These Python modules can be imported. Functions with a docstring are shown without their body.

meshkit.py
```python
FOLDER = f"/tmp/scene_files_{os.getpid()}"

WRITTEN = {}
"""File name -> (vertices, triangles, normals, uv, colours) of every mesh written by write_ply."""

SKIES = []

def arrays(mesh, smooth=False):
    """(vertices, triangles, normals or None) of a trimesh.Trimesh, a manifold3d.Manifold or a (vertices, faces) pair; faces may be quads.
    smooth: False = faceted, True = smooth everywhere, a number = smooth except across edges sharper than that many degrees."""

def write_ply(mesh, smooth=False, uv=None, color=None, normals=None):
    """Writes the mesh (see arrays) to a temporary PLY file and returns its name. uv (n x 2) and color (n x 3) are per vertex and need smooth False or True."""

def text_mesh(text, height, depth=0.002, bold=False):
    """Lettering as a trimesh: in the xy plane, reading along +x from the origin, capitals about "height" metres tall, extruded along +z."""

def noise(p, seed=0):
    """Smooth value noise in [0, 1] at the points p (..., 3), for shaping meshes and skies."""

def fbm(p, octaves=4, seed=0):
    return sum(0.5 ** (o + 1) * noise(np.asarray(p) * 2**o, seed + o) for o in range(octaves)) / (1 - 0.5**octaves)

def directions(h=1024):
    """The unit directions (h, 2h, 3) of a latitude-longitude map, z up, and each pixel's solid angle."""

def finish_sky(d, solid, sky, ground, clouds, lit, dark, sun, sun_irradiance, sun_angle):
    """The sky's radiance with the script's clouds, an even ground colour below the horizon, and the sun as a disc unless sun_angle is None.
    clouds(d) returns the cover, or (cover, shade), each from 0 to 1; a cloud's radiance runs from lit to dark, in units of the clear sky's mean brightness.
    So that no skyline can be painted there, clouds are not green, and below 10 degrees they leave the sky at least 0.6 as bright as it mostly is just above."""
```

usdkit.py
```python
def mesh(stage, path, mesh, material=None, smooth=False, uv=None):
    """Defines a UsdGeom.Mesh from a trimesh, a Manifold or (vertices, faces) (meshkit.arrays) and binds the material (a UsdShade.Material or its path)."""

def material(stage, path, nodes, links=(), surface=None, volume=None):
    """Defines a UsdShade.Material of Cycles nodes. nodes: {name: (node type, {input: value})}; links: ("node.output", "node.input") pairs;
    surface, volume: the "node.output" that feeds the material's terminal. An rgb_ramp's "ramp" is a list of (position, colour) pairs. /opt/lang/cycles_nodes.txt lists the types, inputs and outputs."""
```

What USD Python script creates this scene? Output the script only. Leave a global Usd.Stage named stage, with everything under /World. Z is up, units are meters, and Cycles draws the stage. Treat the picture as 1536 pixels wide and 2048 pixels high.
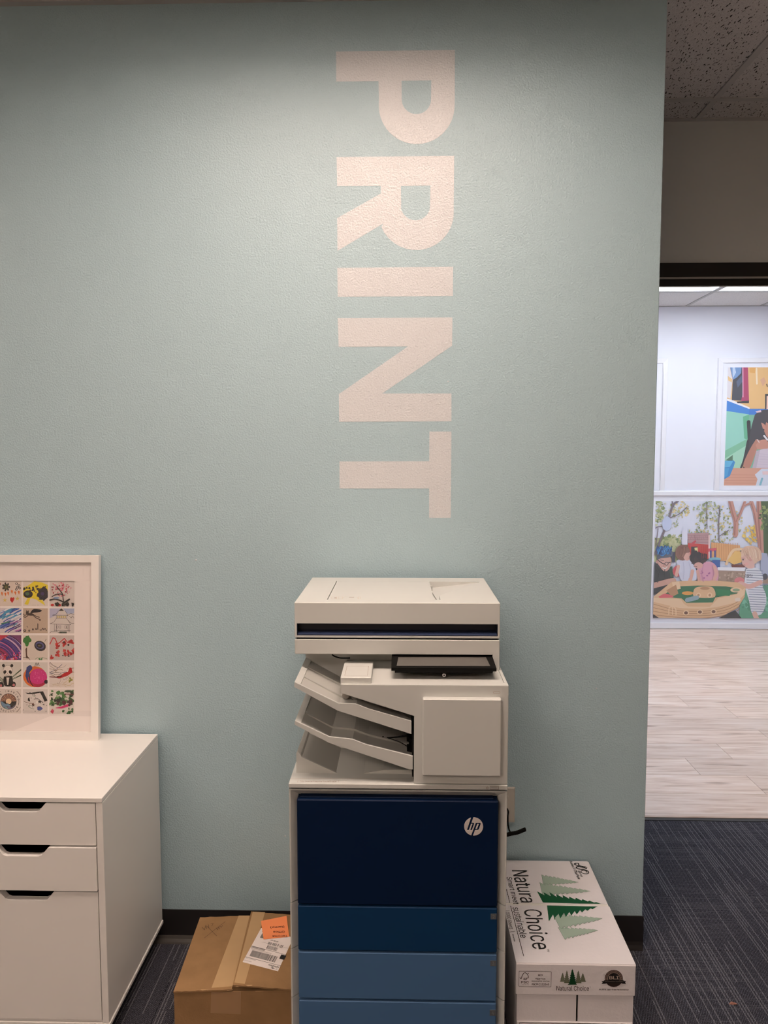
import math, random
import numpy as np, trimesh, manifold3d as m3, usdkit, meshkit
from pxr import Usd, UsdGeom, UsdShade, Gf, Sdf, Vt
from shapely.geometry import Polygon, LineString, Point, box as sbox
from shapely import affinity, union_all

stage = Usd.Stage.CreateInMemory()
UsdGeom.SetStageUpAxis(stage, 'Z'); UsdGeom.SetStageMetersPerUnit(stage, 1.0)
UsdGeom.Xform.Define(stage, '/World'); UsdGeom.Scope.Define(stage, '/World/Looks')

# ------------------------------------------------------------------ camera, exposure, lamp strengths
EXPOSURE = 0.0
LAMP_NEAR, LAMP_LEFT, LAMP_REAR, LAMP_FAR, LAMP_DOORWAY = 21.0, 12.0, 29.0, 9.0, 24.0
WARM, COOL = (1.0, .775, .64), (.86, .91, 1.0)
F, CX, CY, EYE = 1500.0, 768.0, 1024.0, np.array([0, 0, 1.496])
def camera_axes(p, y, r):
    fwd = np.array([-math.sin(y) * math.cos(p), math.cos(y) * math.cos(p), -math.sin(p)])
    right = np.array([math.cos(y), math.sin(y), 0]); up = np.cross(right, fwd)
    return right * math.cos(r) + up * math.sin(r), up * math.cos(r) - right * math.sin(r), fwd
RIGHT, UP, FWD = camera_axes(math.radians(4.509), math.radians(1.398), math.radians(-.047))
cam = UsdGeom.Camera.Define(stage, '/World/camera')
mtx = Gf.Matrix4d(1.0)
for i, v in enumerate((RIGHT, UP, -FWD, EYE)):
    mtx.SetRow(i, Gf.Vec4d(*map(float, v), 1.0 if i == 3 else 0.0))
cam.AddTransformOp().Set(mtx)
cam.CreateHorizontalApertureAttr(36.0); cam.CreateVerticalApertureAttr(48.0)
cam.CreateFocalLengthAttr(36.0 * F / 1536); cam.CreateFStopAttr(0.0)
cam.CreateClippingRangeAttr(Gf.Vec2f(.05, 100)); cam.CreateExposureAttr(EXPOSURE)

# measured points of the photograph on real planes of the room
def ray(px, py): return RIGHT * ((px - CX) / F) - UP * ((py - CY) / F) + FWD
def aty(px, py, Y): d = ray(px, py); return EYE + d * (Y / d[1])
def atz(px, py, Z): d = ray(px, py); return EYE + d * ((Z - EYE[2]) / d[2])

# ------------------------------------------------------------------ helpers
used = {}
def numbered(parent, name):
    k = (parent, name); n = used.get(k, -1) + 1; used[k] = n
    return f'{parent}/{name}' + (f'_{n:03d}' if n else '')
def tag(prim, label=None, cat=None, group=None, kind=None):
    for k, v in (('label', label), ('category', cat), ('group', group), ('kind', kind)):
        if v: prim.SetCustomDataByKey(k, v)
BASE = {}
def thing(name, label, cat, loc=(0, 0, 0), group=None, kind=None):
    path = numbered('/World', name); x = UsdGeom.Xform.Define(stage, path)
    x.AddTranslateOp().Set(Gf.Vec3d(*map(float, loc))); tag(x.GetPrim(), label, cat, group, kind)
    BASE[path] = np.array(loc, float); return path
def tri(mesh):
    if hasattr(mesh, 'to_mesh'):
        q = mesh.to_mesh(); return trimesh.Trimesh(q.vert_properties[:, :3], q.tri_verts, process=False)
    return mesh
def part(parent, name, mesh, material, label=None, smooth=False, kind=None):
    """world-space mesh stored as a child of a thing (or of one of its parts)"""
    path = numbered(parent, name); mesh = tri(mesh).copy()
    top = '/'.join(parent.split('/')[:3]); mesh.apply_translation(-BASE[top])
    p = usdkit.mesh(stage, path, mesh, '/World/Looks/' + material, smooth=smooth)
    tag(p.GetPrim(), label, kind=kind); return path
def solo(name, mesh, material, label, cat, group=None, kind=None, smooth=False):
    path = numbered('/World', name)
    p = usdkit.mesh(stage, path, tri(mesh), '/World/Looks/' + material, smooth=smooth)
    tag(p.GetPrim(), label, cat, group, kind); BASE[path] = np.zeros(3); return path

def bx(x0, x1, y0, y1, z0, z1, r=0.0):
    x0, x1 = sorted((x0, x1)); y0, y1 = sorted((y0, y1)); z0, z1 = sorted((z0, z1))
    if r <= 0:
        b = trimesh.creation.box([x1 - x0, y1 - y0, z1 - z0]); b.apply_translation([(x0 + x1) / 2, (y0 + y1) / 2, (z0 + z1) / 2]); return b
    pts = []
    for x, sx in ((x0, 1), (x1, -1)):
        for y, sy in ((y0, 1), (y1, -1)):
            for z, sz in ((z0, 1), (z1, -1)):
                pts += [(x + sx * r, y + sy * r, z), (x + sx * r, y, z + sz * r), (x, y + sy * r, z + sz * r)]
    return trimesh.convex.convex_hull(np.array(pts))
def hull(pts): return trimesh.convex.convex_hull(np.array(pts, float))
AX = {'z': np.eye(4), 'y': np.array([[1, 0, 0, 0], [0, 0, -1, 0], [0, 1, 0, 0], [0, 0, 0, 1.]]), 'x': np.array([[0, 0, 1, 0], [1, 0, 0, 0], [0, 1, 0, 0], [0, 0, 0, 1.]])}
def prism(pts, axis, a, b):
    """2-D outline -> solid. axis z: (x,y); y: (x,z); x: (y,z); from a to b along the axis"""
    a, b = sorted((a, b)); poly = pts if isinstance(pts, Polygon) else Polygon(pts)
    if not poly.is_valid: poly = poly.buffer(0)
    m = trimesh.creation.extrude_polygon(poly, b - a, engine='earcut'); m.apply_transform(AX[axis])
    m.apply_translation({'z': [0, 0, a], 'y': [0, b, 0], 'x': [a, 0, 0]}[axis]); return m
def cat(*ms): return trimesh.util.concatenate([tri(m) for m in ms])
def manifold(mesh):
    mesh = mesh.copy(); mesh.merge_vertices()
    return m3.Manifold(m3.Mesh(np.asarray(mesh.vertices, np.float32), np.asarray(mesh.faces, np.uint32)))
def cut(mesh, *tools):
    a = manifold(mesh)
    for t in tools: a = a - manifold(t)
    return tri(a)
def smoothline(pts, n=6):
    p = np.array(pts, float); out = []
    q = np.vstack([2 * p[0] - p[1], p, 2 * p[-1] - p[-2]])
    for i in range(1, len(q) - 2):
        for t in np.linspace(0, 1, n, endpoint=False):
            out.append(.5 * (2 * q[i] + (q[i + 1] - q[i - 1]) * t + (2 * q[i - 1] - 5 * q[i] + 4 * q[i + 1] - q[i + 2]) * t * t + (3 * q[i] - q[i - 1] - 3 * q[i + 1] + q[i + 2]) * t ** 3))
    out.append(p[-1]); return np.array(out)
def tube(pts, r, sides=10):
    p = np.array(pts, float); r = np.broadcast_to(r, (len(p),)); t = np.gradient(p, axis=0); t /= np.linalg.norm(t, axis=1, keepdims=True)
    ref = np.array([.13, .9, .41]); a = np.cross(t, ref); a /= np.linalg.norm(a, axis=1, keepdims=True); b = np.cross(t, a)
    ang = np.arange(sides) * 2 * np.pi / sides
    v = (p[:, None] + r[:, None, None] * (np.cos(ang)[None, :, None] * a[:, None] + np.sin(ang)[None, :, None] * b[:, None])).reshape(-1, 3)
    f = []
    for i in range(len(p) - 1):
        for j in range(sides):
            k = (j + 1) % sides; A, B, C, D = i * sides + j, i * sides + k, (i + 1) * sides + k, (i + 1) * sides + j
            f += [(A, B, C), (A, C, D)]
    n = len(v); v = np.vstack([v, p[:1], p[-1:]])
    for j in range(sides):
        k = (j + 1) % sides; f += [(n, k, j), (n + 1, (len(p) - 1) * sides + j, (len(p) - 1) * sides + k)]
    m = trimesh.Trimesh(v, f, process=False); m.fix_normals(); return m

# ------------------------------------------------------------------ materials
def L(r, g, b):
    c = np.array([r, g, b]) / 255.0
    return tuple(np.where(c < .04045, c / 12.92, ((c + .055) / 1.055) ** 2.4))
def mat(name, color, rough=.5, spec=.5, bump=None, mottle=None, bevel=0, metallic=0, emit=None, coat=0):
    n = {'p': ('principled_bsdf', {'base_color': color, 'roughness': rough, 'specular_ior_level': spec, 'metallic': metallic, 'coat_weight': coat})}
    l = []
    if emit: n['p'][1].update(emission_color=emit[0], emission_strength=emit[1])
    if bump or mottle: n['g'] = ('geometry', {})
    if mottle:
        sc, amt = mottle
        n['mn'] = ('noise_texture', {'scale': sc, 'detail': 3.0, 'roughness': .6}); l.append(('g.position', 'mn.vector'))
        lo, hi = tuple(c * (1 - amt) for c in color), tuple(min(1, c * (1 + amt)) for c in color)
        n['mr'] = ('rgb_ramp', {'ramp': [(.3, lo), (.7, hi)]}); l += [('mn.fac', 'mr.fac'), ('mr.color', 'p.base_color')]
    nrm = None
    if bevel:
        n['bv'] = ('bevel', {'samples': 4, 'radius': bevel}); nrm = 'bv.bevel'
    if bump:
        sc, dist = bump[:2]
        n['bn'] = ('noise_texture', {'scale': sc, 'detail': bump[2] if len(bump) > 2 else 2.0, 'roughness': .5}); l.append(('g.position', 'bn.vector'))
        n['b'] = ('bump', {'strength': 1.0, 'distance': dist}); l.append(('bn.fac', 'b.height'))
        if nrm: l.append((nrm, 'b.normal'))
        nrm = 'b.normal'
    if nrm: l.append((nrm, 'p.normal'))
    usdkit.material(stage, '/World/Looks/' + name, n, l, surface='p.BSDF')

ORANGE_PEEL = (200, .0014, 1.5)
mat('aqua_paint', (.395, .545, .612), .42, .5, bump=ORANGE_PEEL)
mat('letter_paint', (.62, .65, .685), .30, .5, bump=ORANGE_PEEL)
mat('beige_paint', (.56, .58, .57), .6, .3, bump=(90, .001))
mat('white_paint', (.82, .835, .90), .6, .3)
mat('plain_wall', (.84, .76, .66), .8, .2)
mat('vinyl_base', (.018, .016, .017), .45, .4)
mat('vinyl_toe', (.075, .070, .066), .5, .4)
mat('dark_frame', (.008, .007, .006), .45, .4)
mat('trim_white', (.84, .84, .87), .35, .5)
mat('grid_metal', (.46, .45, .44), .5, .4)
mat('cabinet_white', (.80, .79, .77), .38, .45)
mat('frame_white', (.80, .78, .76), .4, .5)
mat('mat_board', (.80, .74, .72), .9, .1)
mat('printer_white', (.57, .59, .575), .42, .4, bump=(1500, .00005))
mat('printer_grey', (.30, .285, .26), .5, .4)
mat('tray_shaded', (.46, .47, .45), .45, .4)  # printer plastic toned down: shade under the scanner painted into the tray insides
mat('printer_dark', (.02, .019, .017), .6, .3)
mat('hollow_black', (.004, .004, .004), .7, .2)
mat('navy', (.0012, .0105, .042), .5, .13)
mat('blue_one', (.0045, .036, .105), .5, .15)
mat('blue_two', (.064, .145, .29), .45, .22)
mat('blue_three', (.066, .148, .295), .45, .22)
mat('slot_navy', (.002, .006, .022), .35, .5)
mat('slot_lip_lit', (.03, .045, .10), .3, .5)  # slot navy lightened: light caught by the sloping lip is in the colour
mat('badge_grey', (.60, .56, .54), .4, .5)
mat('tag_grey', (.10, .11, .12), .4, .5)
mat('screen_glass', (.10, .095, .09), .10, .7)
mat('black_plastic', (.006, .006, .006), .6, .08)
mat('steel', (.45, .45, .45), .3, .5, metallic=1)
mat('cardboard', (.300, .178, .083), .8, .2, mottle=(14, .10), bump=(220, .0004))
mat('card_edge', (.50, .33, .17), .85, .2, mottle=(60, .15))
mat('paper_tape', (.47, .31, .155), .45, .4, mottle=(9, .06))
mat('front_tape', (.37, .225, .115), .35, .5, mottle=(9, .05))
mat('carton_white', (.76, .745, .78), .65, .3, bump=(120, .0006))
mat('carton_strip', (.78, .77, .75), .7, .3)
mat('plate_white', (.55, .53, .48), .4, .5)
mat('note_orange', (.95, .31, .125), .8, .2)
mat('scrap', (.35, .17, .13), .8, .2)
mat('louver_metal', (.45, .45, .45), .5, .4)
mat('diffuser_near', (.9, .9, .9), .5, .2, emit=(WARM, LAMP_NEAR))
mat('diffuser_left', (.9, .9, .9), .5, .2, emit=(WARM, LAMP_LEFT))
mat('diffuser_rear', (.9, .9, .9), .5, .2, emit=(WARM, LAMP_REAR))
mat('diffuser_far', (.9, .9, .9), .5, .2, emit=(COOL, LAMP_FAR))
mat('diffuser_doorway', (.9, .9, .9), .5, .2, emit=(COOL, LAMP_DOORWAY))
usdkit.material(stage, '/World/Looks/print', {'a': ('attribute', {'attribute': 'ink'}), 'p': ('principled_bsdf', {'roughness': .55, 'specular_ior_level': .3})}, [('a.color', 'p.base_color')], surface='p.BSDF')
usdkit.material(stage, '/World/Looks/picture_glass', {'t': ('transparent_bsdf', {}), 'g': ('glossy_bsdf', {'roughness': 0.02, 'color': (1, 1, 1)}), 'm': ('mix_closure', {'fac': .05})},
    [('t.BSDF', 'm.closure1'), ('g.BSDF', 'm.closure2')], surface='m.closure')

def carpet_material():
    n = {'g': ('geometry', {}), 's': ('separate_xyz', {}), 'p': ('principled_bsdf', {'roughness': .95, 'specular_ior_level': .1})}
    l = [('g.position', 's.vector')]
    def lines(k, axis, other, cells, stretch, thr, seed):
        n[k + 'm'] = ('math', {'math_type': 'multiply', 'value2': cells}); l.append((f's.{axis}', k + 'm.value1'))
        n[k + 'f'] = ('math', {'math_type': 'floor'}); l.append((k + 'm.value', k + 'f.value1'))
        n[k + 'r'] = ('math', {'math_type': 'fraction'}); l.append((k + 'm.value', k + 'r.value1'))
        n[k + 'h'] = ('math', {'math_type': 'multiply', 'value2': 5.173}); l.append((k + 'f.value', k + 'h.value1'))
        n[k + 'o'] = ('math', {'math_type': 'multiply', 'value2': stretch}); l.append((f's.{other}', k + 'o.value1'))
        n[k + 'c'] = ('combine_xyz', {'z': seed}); l.extend([(k + 'h.value', k + 'c.x'), (k + 'o.value', k + 'c.y')])
        n[k + 'n'] = ('noise_texture', {'scale': 1.0, 'detail': 1.0}); l.append((k + 'c.vector', k + 'n.vector'))
        n[k + 't'] = ('math', {'math_type': 'greater_than', 'value2': thr}); l.append((k + 'n.fac', k + 't.value1'))
        n[k + 'w'] = ('math', {'math_type': 'less_than', 'value2': .36}); l.append((k + 'r.value', k + 'w.value1'))
        n[k + 'x'] = ('math', {'math_type': 'multiply'}); l.extend([(k + 't.value', k + 'x.value1'), (k + 'w.value', k + 'x.value2')])
        return k + 'x.value'
    a = lines('la', 'x', 'y', 118.0, 1.7, .535, 1.7)
    b = lines('lb', 'y', 'x', 150.0, 3.2, .53, 9.1)
    # loop pile: fine ribs and grain
    n['wm'] = ('mapping', {'rotation': (0, 0, .25), 'scale': (1, 1, 1)}); l.append(('g.position', 'wm.vector'))
    n['wv'] = ('wave_texture', {'scale': 75.0, 'distortion': 1.0, 'detail': 2.0, 'detail_scale': 3.0}); l.append(('wm.vector', 'wv.vector'))
    n['gn'] = ('noise_texture', {'scale': 420.0, 'detail': 2.0}); l.append(('g.position', 'gn.vector'))
    n['gr'] = ('rgb_ramp', {'ramp': [(.30, (.010, .011, .0145)), (.52, (.050, .052, .068)), (.75, (.148, .150, .188))]}); l.append(('gn.fac', 'gr.fac'))
    n['wr'] = ('rgb_ramp', {'ramp': [(0, (.35, .35, .35)), (1, (1.7, 1.65, 1.6))]}); l.append(('wv.fac', 'wr.fac'))
    n['m0'] = ('mix_color', {'blend_type': 'multiply', 'fac': 1.0, 'use_clamp': False}); l += [('gr.color', 'm0.a'), ('wr.color', 'm0.b')]
    n['pn'] = ('noise_texture', {'scale': 2.6, 'detail': 1.0}); l.append(('g.position', 'pn.vector'))
    n['pr'] = ('map_range', {'from_min': .45, 'from_max': .6, 'to_min': .05, 'to_max': .5, 'clamp': True}); l.append(('pn.fac', 'pr.value'))
    n['fb'] = ('math', {'math_type': 'multiply'}); l += [(b, 'fb.value1'), ('pr.result', 'fb.value2')]
    n['m1'] = ('mix_color', {'b': (.13, .13, .148)}); l += [('m0.result', 'm1.a'), ('fb.value', 'm1.fac')]
    n['ga'] = ('map_range', {'from_min': .35, 'from_max': .6, 'to_min': .25, 'to_max': .9, 'clamp': True}); l.append(('gn.fac', 'ga.value'))
    n['fa'] = ('math', {'math_type': 'multiply'}); l += [(a, 'fa.value1'), ('ga.result', 'fa.value2')]
    n['m2'] = ('mix_color', {'b': (.20, .20, .222)}); l += [('m1.result', 'm2.a'), ('fa.value', 'm2.fac'), ('m2.result', 'p.base_color')]
    n['bp'] = ('bump', {'strength': .8, 'distance': .003}); l += [('gn.fac', 'bp.height'), ('bp.normal', 'p.normal')]
    usdkit.material(stage, '/World/Looks/carpet', n, l, surface='p.BSDF')
carpet_material()

def tile_material(name, base, dark, contrast):
    n = {'g': ('geometry', {}), 'p': ('principled_bsdf', {'roughness': .95, 'specular_ior_level': .1}),
         'mp': ('mapping', {'rotation': (0, 0, .6), 'scale': (1.0, .38, 1.0)}), 'v': ('noise_texture', {'scale': 210.0, 'detail': 1.0, 'roughness': .4}),
         'r': ('rgb_ramp', {'ramp': [(.31, dark), (.37, base)]}), 'n2': ('noise_texture', {'scale': 500.0, 'detail': 2.0}),
         'r2': ('rgb_ramp', {'ramp': [(.3, (1 - contrast,) * 3), (.7, (1 + contrast,) * 3)]}), 'm': ('mix_color', {'blend_type': 'multiply', 'fac': 1.0, 'use_clamp': False}), 'b': ('bump', {'strength': .6, 'distance': .002})}
    l = [('g.position', 'mp.vector'), ('mp.vector', 'v.vector'), ('v.fac', 'r.fac'), ('g.position', 'n2.vector'), ('n2.fac', 'r2.fac'), ('r.color', 'm.a'), ('r2.color', 'm.b'),
         ('m.result', 'p.base_color'), ('v.fac', 'b.height'), ('b.normal', 'p.normal')]
    usdkit.material(stage, '/World/Looks/' + name, n, l, surface='p.BSDF')
tile_material('ceiling_tile_old', (.58, .56, .55), (.05, .045, .04), .15)
tile_material('ceiling_tile_new', (.76, .75, .74), (.55, .54, .53), .08)

def plank_material(name, a, b, c, seed):
    n = {'g': ('geometry', {}), 'p': ('principled_bsdf', {'roughness': .32, 'specular_ior_level': .5}),
         'mp': ('mapping', {'scale': (1.3, 16.0, 1.0), 'location': (seed, seed * 2.3, 0)}), 'n': ('noise_texture', {'scale': 2.2, 'detail': 6.0, 'roughness': .62, 'distortion': .6}),
         'r': ('rgb_ramp', {'ramp': [(.30, a), (.48, b), (.68, c)]}), 'k': ('noise_texture', {'scale': 1.6, 'detail': 1.0}), 'mk': ('mapping', {'scale': (2.2, 11.0, 1.0), 'location': (seed * 3, 0, 0)}),
         'kr': ('rgb_ramp', {'ramp': [(.64, (1, 1, 1)), (.76, (.55, .47, .42))]}), 'm': ('mix_color', {'blend_type': 'multiply', 'fac': 1.0})}
    l = [('g.position', 'mp.vector'), ('mp.vector', 'n.vector'), ('n.fac', 'r.fac'), ('g.position', 'mk.vector'), ('mk.vector', 'k.vector'), ('k.fac', 'kr.fac'), ('r.color', 'm.a'), ('kr.color', 'm.b'), ('m.result', 'p.base_color')]
    usdkit.material(stage, '/World/Looks/' + name, n, l, surface='p.BSDF')
for i, (s, t) in enumerate(((1.0, 0), (.91, 3), (1.06, 7), (.97, 11))):
    plank_material(f'oak_{"abcd"[i]}', (.58 * s, .42 * s, .325 * s), (.77 * s, .61 * s, .51 * s), (.88 * s, .75 * s, .665 * s), 1.7 * t + .3)

# ------------------------------------------------------------------ flat print: coloured shapes laid on a real plane
class Print:
    def __init__(s, O, U, V, clip=None, step=3e-5):
        s.O, s.U, s.V = (np.array(x, float) for x in (O, U, V)); s.N = np.cross(s.U, s.V); s.step, s.k, s.clip = step, 1, clip
        s.v, s.f, s.c, s.n = [], [], [], 0
    def uv(s, px, py):
        d = ray(px, py); t = np.dot(s.O - EYE, s.N) / np.dot(d, s.N); p = EYE + d * t - s.O
        return float(p @ s.U), float(p @ s.V)
    def world(s, uv, lift=0.0):
        uv = np.atleast_2d(uv); return s.O + uv[:, :1] * s.U + uv[:, 1:2] * s.V + s.N * lift
    def add(s, v2, f, color):
        s.v.append(s.world(v2, s.k * s.step)); s.f.append(np.asarray(f) + s.n); s.c.append(np.tile(color, (len(v2), 1))); s.n += len(v2)
    def shape(s, g, color, same=False):
        if s.clip is not None: g = g.intersection(s.clip)
        if not same: s.k += 1
        for q in getattr(g, 'geoms', [g]):
            if q.geom_type != 'Polygon' or q.area < 1e-10: continue
            v, f = trimesh.creation.triangulate_polygon(q, engine='earcut')
            t = v[f]; a = np.cross(t[:, 1] - t[:, 0], t[:, 2] - t[:, 0]); f = np.where((a < 0)[:, None], f[:, ::-1], f)
            s.add(v, f, color)
    def poly(s, pts, color, same=False):
        g = Polygon(pts); s.shape(g if g.is_valid else g.buffer(0), color, same)
    def line(s, pts, w, color, same=False, cap=1): s.shape(LineString(pts).buffer(w / 2, quad_segs=3, cap_style=cap), color, same)
    def dot(s, c, r, color, ry=None, rot=0, same=False):
        g = Point(0, 0).buffer(1, quad_segs=5); g = affinity.scale(g, r, ry or r); g = affinity.rotate(g, rot); s.shape(affinity.translate(g, *c), color, same)
    def text(s, t, at, along, up, length, height, color, bold=False, thin=0.0):
        """t starts at (u,v) "at" and runs "length" in direction "along"; capitals are "height" tall in direction "up" """
        m = meshkit.text_mesh(t, 1.0, .01, bold); v, f = np.array(m.vertices), np.array(m.faces)
        top = np.all(v[f][:, :, 2] > .005, axis=1); f = f[top]; x0, x1 = v[:, 0].min(), v[:, 0].max()
        a, b, o = np.array(along, float), np.array(up, float), np.array(at, float)
        q = o + (v[:, :1] - x0) / (x1 - x0) * length * a + v[:, 1:2] * height * b
        t3 = q[f]; ar = np.cross(t3[:, 1] - t3[:, 0], t3[:, 2] - t3[:, 0]); f = np.where((ar < 0)[:, None], f[:, ::-1], f)
        s.k += 1; s.add(q, f, color)
    def build(s, parent, name='print', label=None):
        v, f, c = np.vstack(s.v), np.vstack(s.f), np.vstack(s.c)
        t = v[f]; f = f[np.linalg.norm(np.cross(t[:, 1] - t[:, 0], t[:, 2] - t[:, 0]), axis=1) > 1e-13]
        keep, f = np.unique(f, return_inverse=True); f = f.reshape(-1, 3); v, c = v[keep], c[keep]
        if name == 'photo_print': c = c * .84 + .085  # pale wash mixed into the ink imitates glare on the glossy prints
        path = part(parent, name, trimesh.Trimesh(v, f, process=False), 'print', label)
        UsdGeom.PrimvarsAPI(stage.GetPrimAtPath(path)).CreatePrimvar('ink', Sdf.ValueTypeNames.Color3fArray, 'vertex').Set(Vt.Vec3fArray.FromNumpy(c.astype(np.float32)))
        return path
BLACK, INK = (.012, .011, .011), (.02, .018, .018)

# ================================================================== THE SETTING
WY, WX, CZ = 2.18, .7258, 2.748       # plane of the aqua wall, its free right-hand edge, ceiling height
FY, FZ = 6.36, 2.70                   # far room
x0r, x1r, y0r = -4.377, 2.33, -2.08
def shell(name, pieces, material, label, catg='wall'):
    p = thing(name, label, catg, kind='structure')
    for n, m, mm in pieces: part(p, n, m, mm or material)
    return p
# aqua wall with its free end
wall_back = shell('wall_back', [('wall_panel', bx(x0r, WX, WY, WY + .12, 0, CZ, .0015), None)], 'aqua_paint', 'textured aqua painted wall behind the printer')
for px, py, r in ((392, 1120, .0028), (1193, 1377, .0020), (570, 1672, .0022), (896, 763, .002)):
    c = aty(px, py, WY); m = trimesh.creation.icosphere(1, r); m.apply_transform(np.diag([1, .6, 1, 1])); m.apply_translation(c)
    part(wall_back, 'paint_nub', m, 'letter_paint', 'small pale nub of dried paint')
b = aty(1285, 1834.7, WY)[2]
prof = [(WY, 0), (WY, .102), (WY - .003, .102), (WY - .0035, .022), (WY - .006, .012), (WY - .012, .004), (WY - .014, 0)]
base = thing('baseboard_back', 'dark vinyl cove baseboard along the aqua wall', 'baseboard', kind='structure')
part(base, 'base_strip', prism(prof, 'x', x0r, WX), 'vinyl_base')
part(base, 'base_toe', prism([(WY - .0062, .0125), (WY - .0035, .021), (WY - .0045, .021), (WY - .0075, .012), (WY - .0135, .0045), (WY - .0155, 0), (WY - .0135, 0)], 'x', x0r, -.3), 'vinyl_toe')
part(base, 'end_strip', bx(WX, WX + .004, WY - .002, WY + .12, 0, .102), 'vinyl_base')
# other walls of the near room
shell('wall_left', [('wall_panel', bx(x0r - .1, x0r, y0r, 3.0, 0, CZ), None)], 'plain_wall', 'plain left wall of the copy room')
shell('wall_front', [('wall_panel', bx(x0r - .1, x1r + .1, y0r - .1, y0r, 0, CZ), None)], 'plain_wall', 'plain wall behind the viewer')
shell('wall_right', [('wall_panel', bx(x1r, x1r + .1, y0r, 3.0, 0, CZ), None)], 'plain_wall', 'plain right wall of the copy room')
HY = 2.97; DH = 2.2187
shell('wall_hall', [('wall_panel', bx(x0r - .1, .62, HY, HY + .12, 0, CZ), None), ('wall_panel', bx(.62, 2.12, HY, HY + .12, DH, CZ), None), ('wall_panel', bx(2.12, x1r + .1, HY, HY + .12, 0, CZ), None)],
      'beige_paint', 'beige wall above the dark doorway beyond the aqua wall')
door = thing('door_1', 'dark door frame head over the opening to the bright room', 'door frame', kind='structure')
part(door, 'door_head', bx(.62, 2.12, HY - .014, HY + .13, 2.163, DH, .002), 'dark_frame')
part(door, 'door_stop', bx(.66, 2.08, HY - .004, HY + .007, 2.134, 2.164, .001), 'dark_frame')
part(door, 'door_bead', bx(.62, 2.12, HY - .016, HY - .012, 2.158, 2.165), 'printer_grey')
part(door, 'door_track', bx(.66, 2.08, HY - .003, HY + .006, 2.1315, 2.134), 'grid_metal')
for xa in (.62, 2.08): part(door, 'door_jamb', bx(xa, xa + .04, HY - .014, HY + .13, 0, 2.163, .002), 'dark_frame')

# carpet tiles
floor = thing('floor', 'dark grey carpet tiles with pale pin-line stripes', 'carpet', kind='structure')
part(floor, 'subfloor', bx(x0r, x1r, y0r, 3.0, -.06, -.012), 'vinyl_base')
T = .6096; ya = 2.1721 - 7 * T
xs = [x0r] + [x for x in (-.05 - 8 * T + T * i for i in range(13)) if x0r < x < x1r] + [x1r]
ys = [y0r] + [y for y in (ya + T * i for i in range(9)) if y0r < y < 2.99] + [2.995]
for i in range(len(xs) - 1):
    for j in range(len(ys) - 1):
        part(floor, 'carpet_tile', bx(xs[i] + .0004, xs[i + 1] - .0004, ys[j] + .0004, ys[j + 1] - .0004, -.012, 0, .0008), 'carpet')
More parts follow.
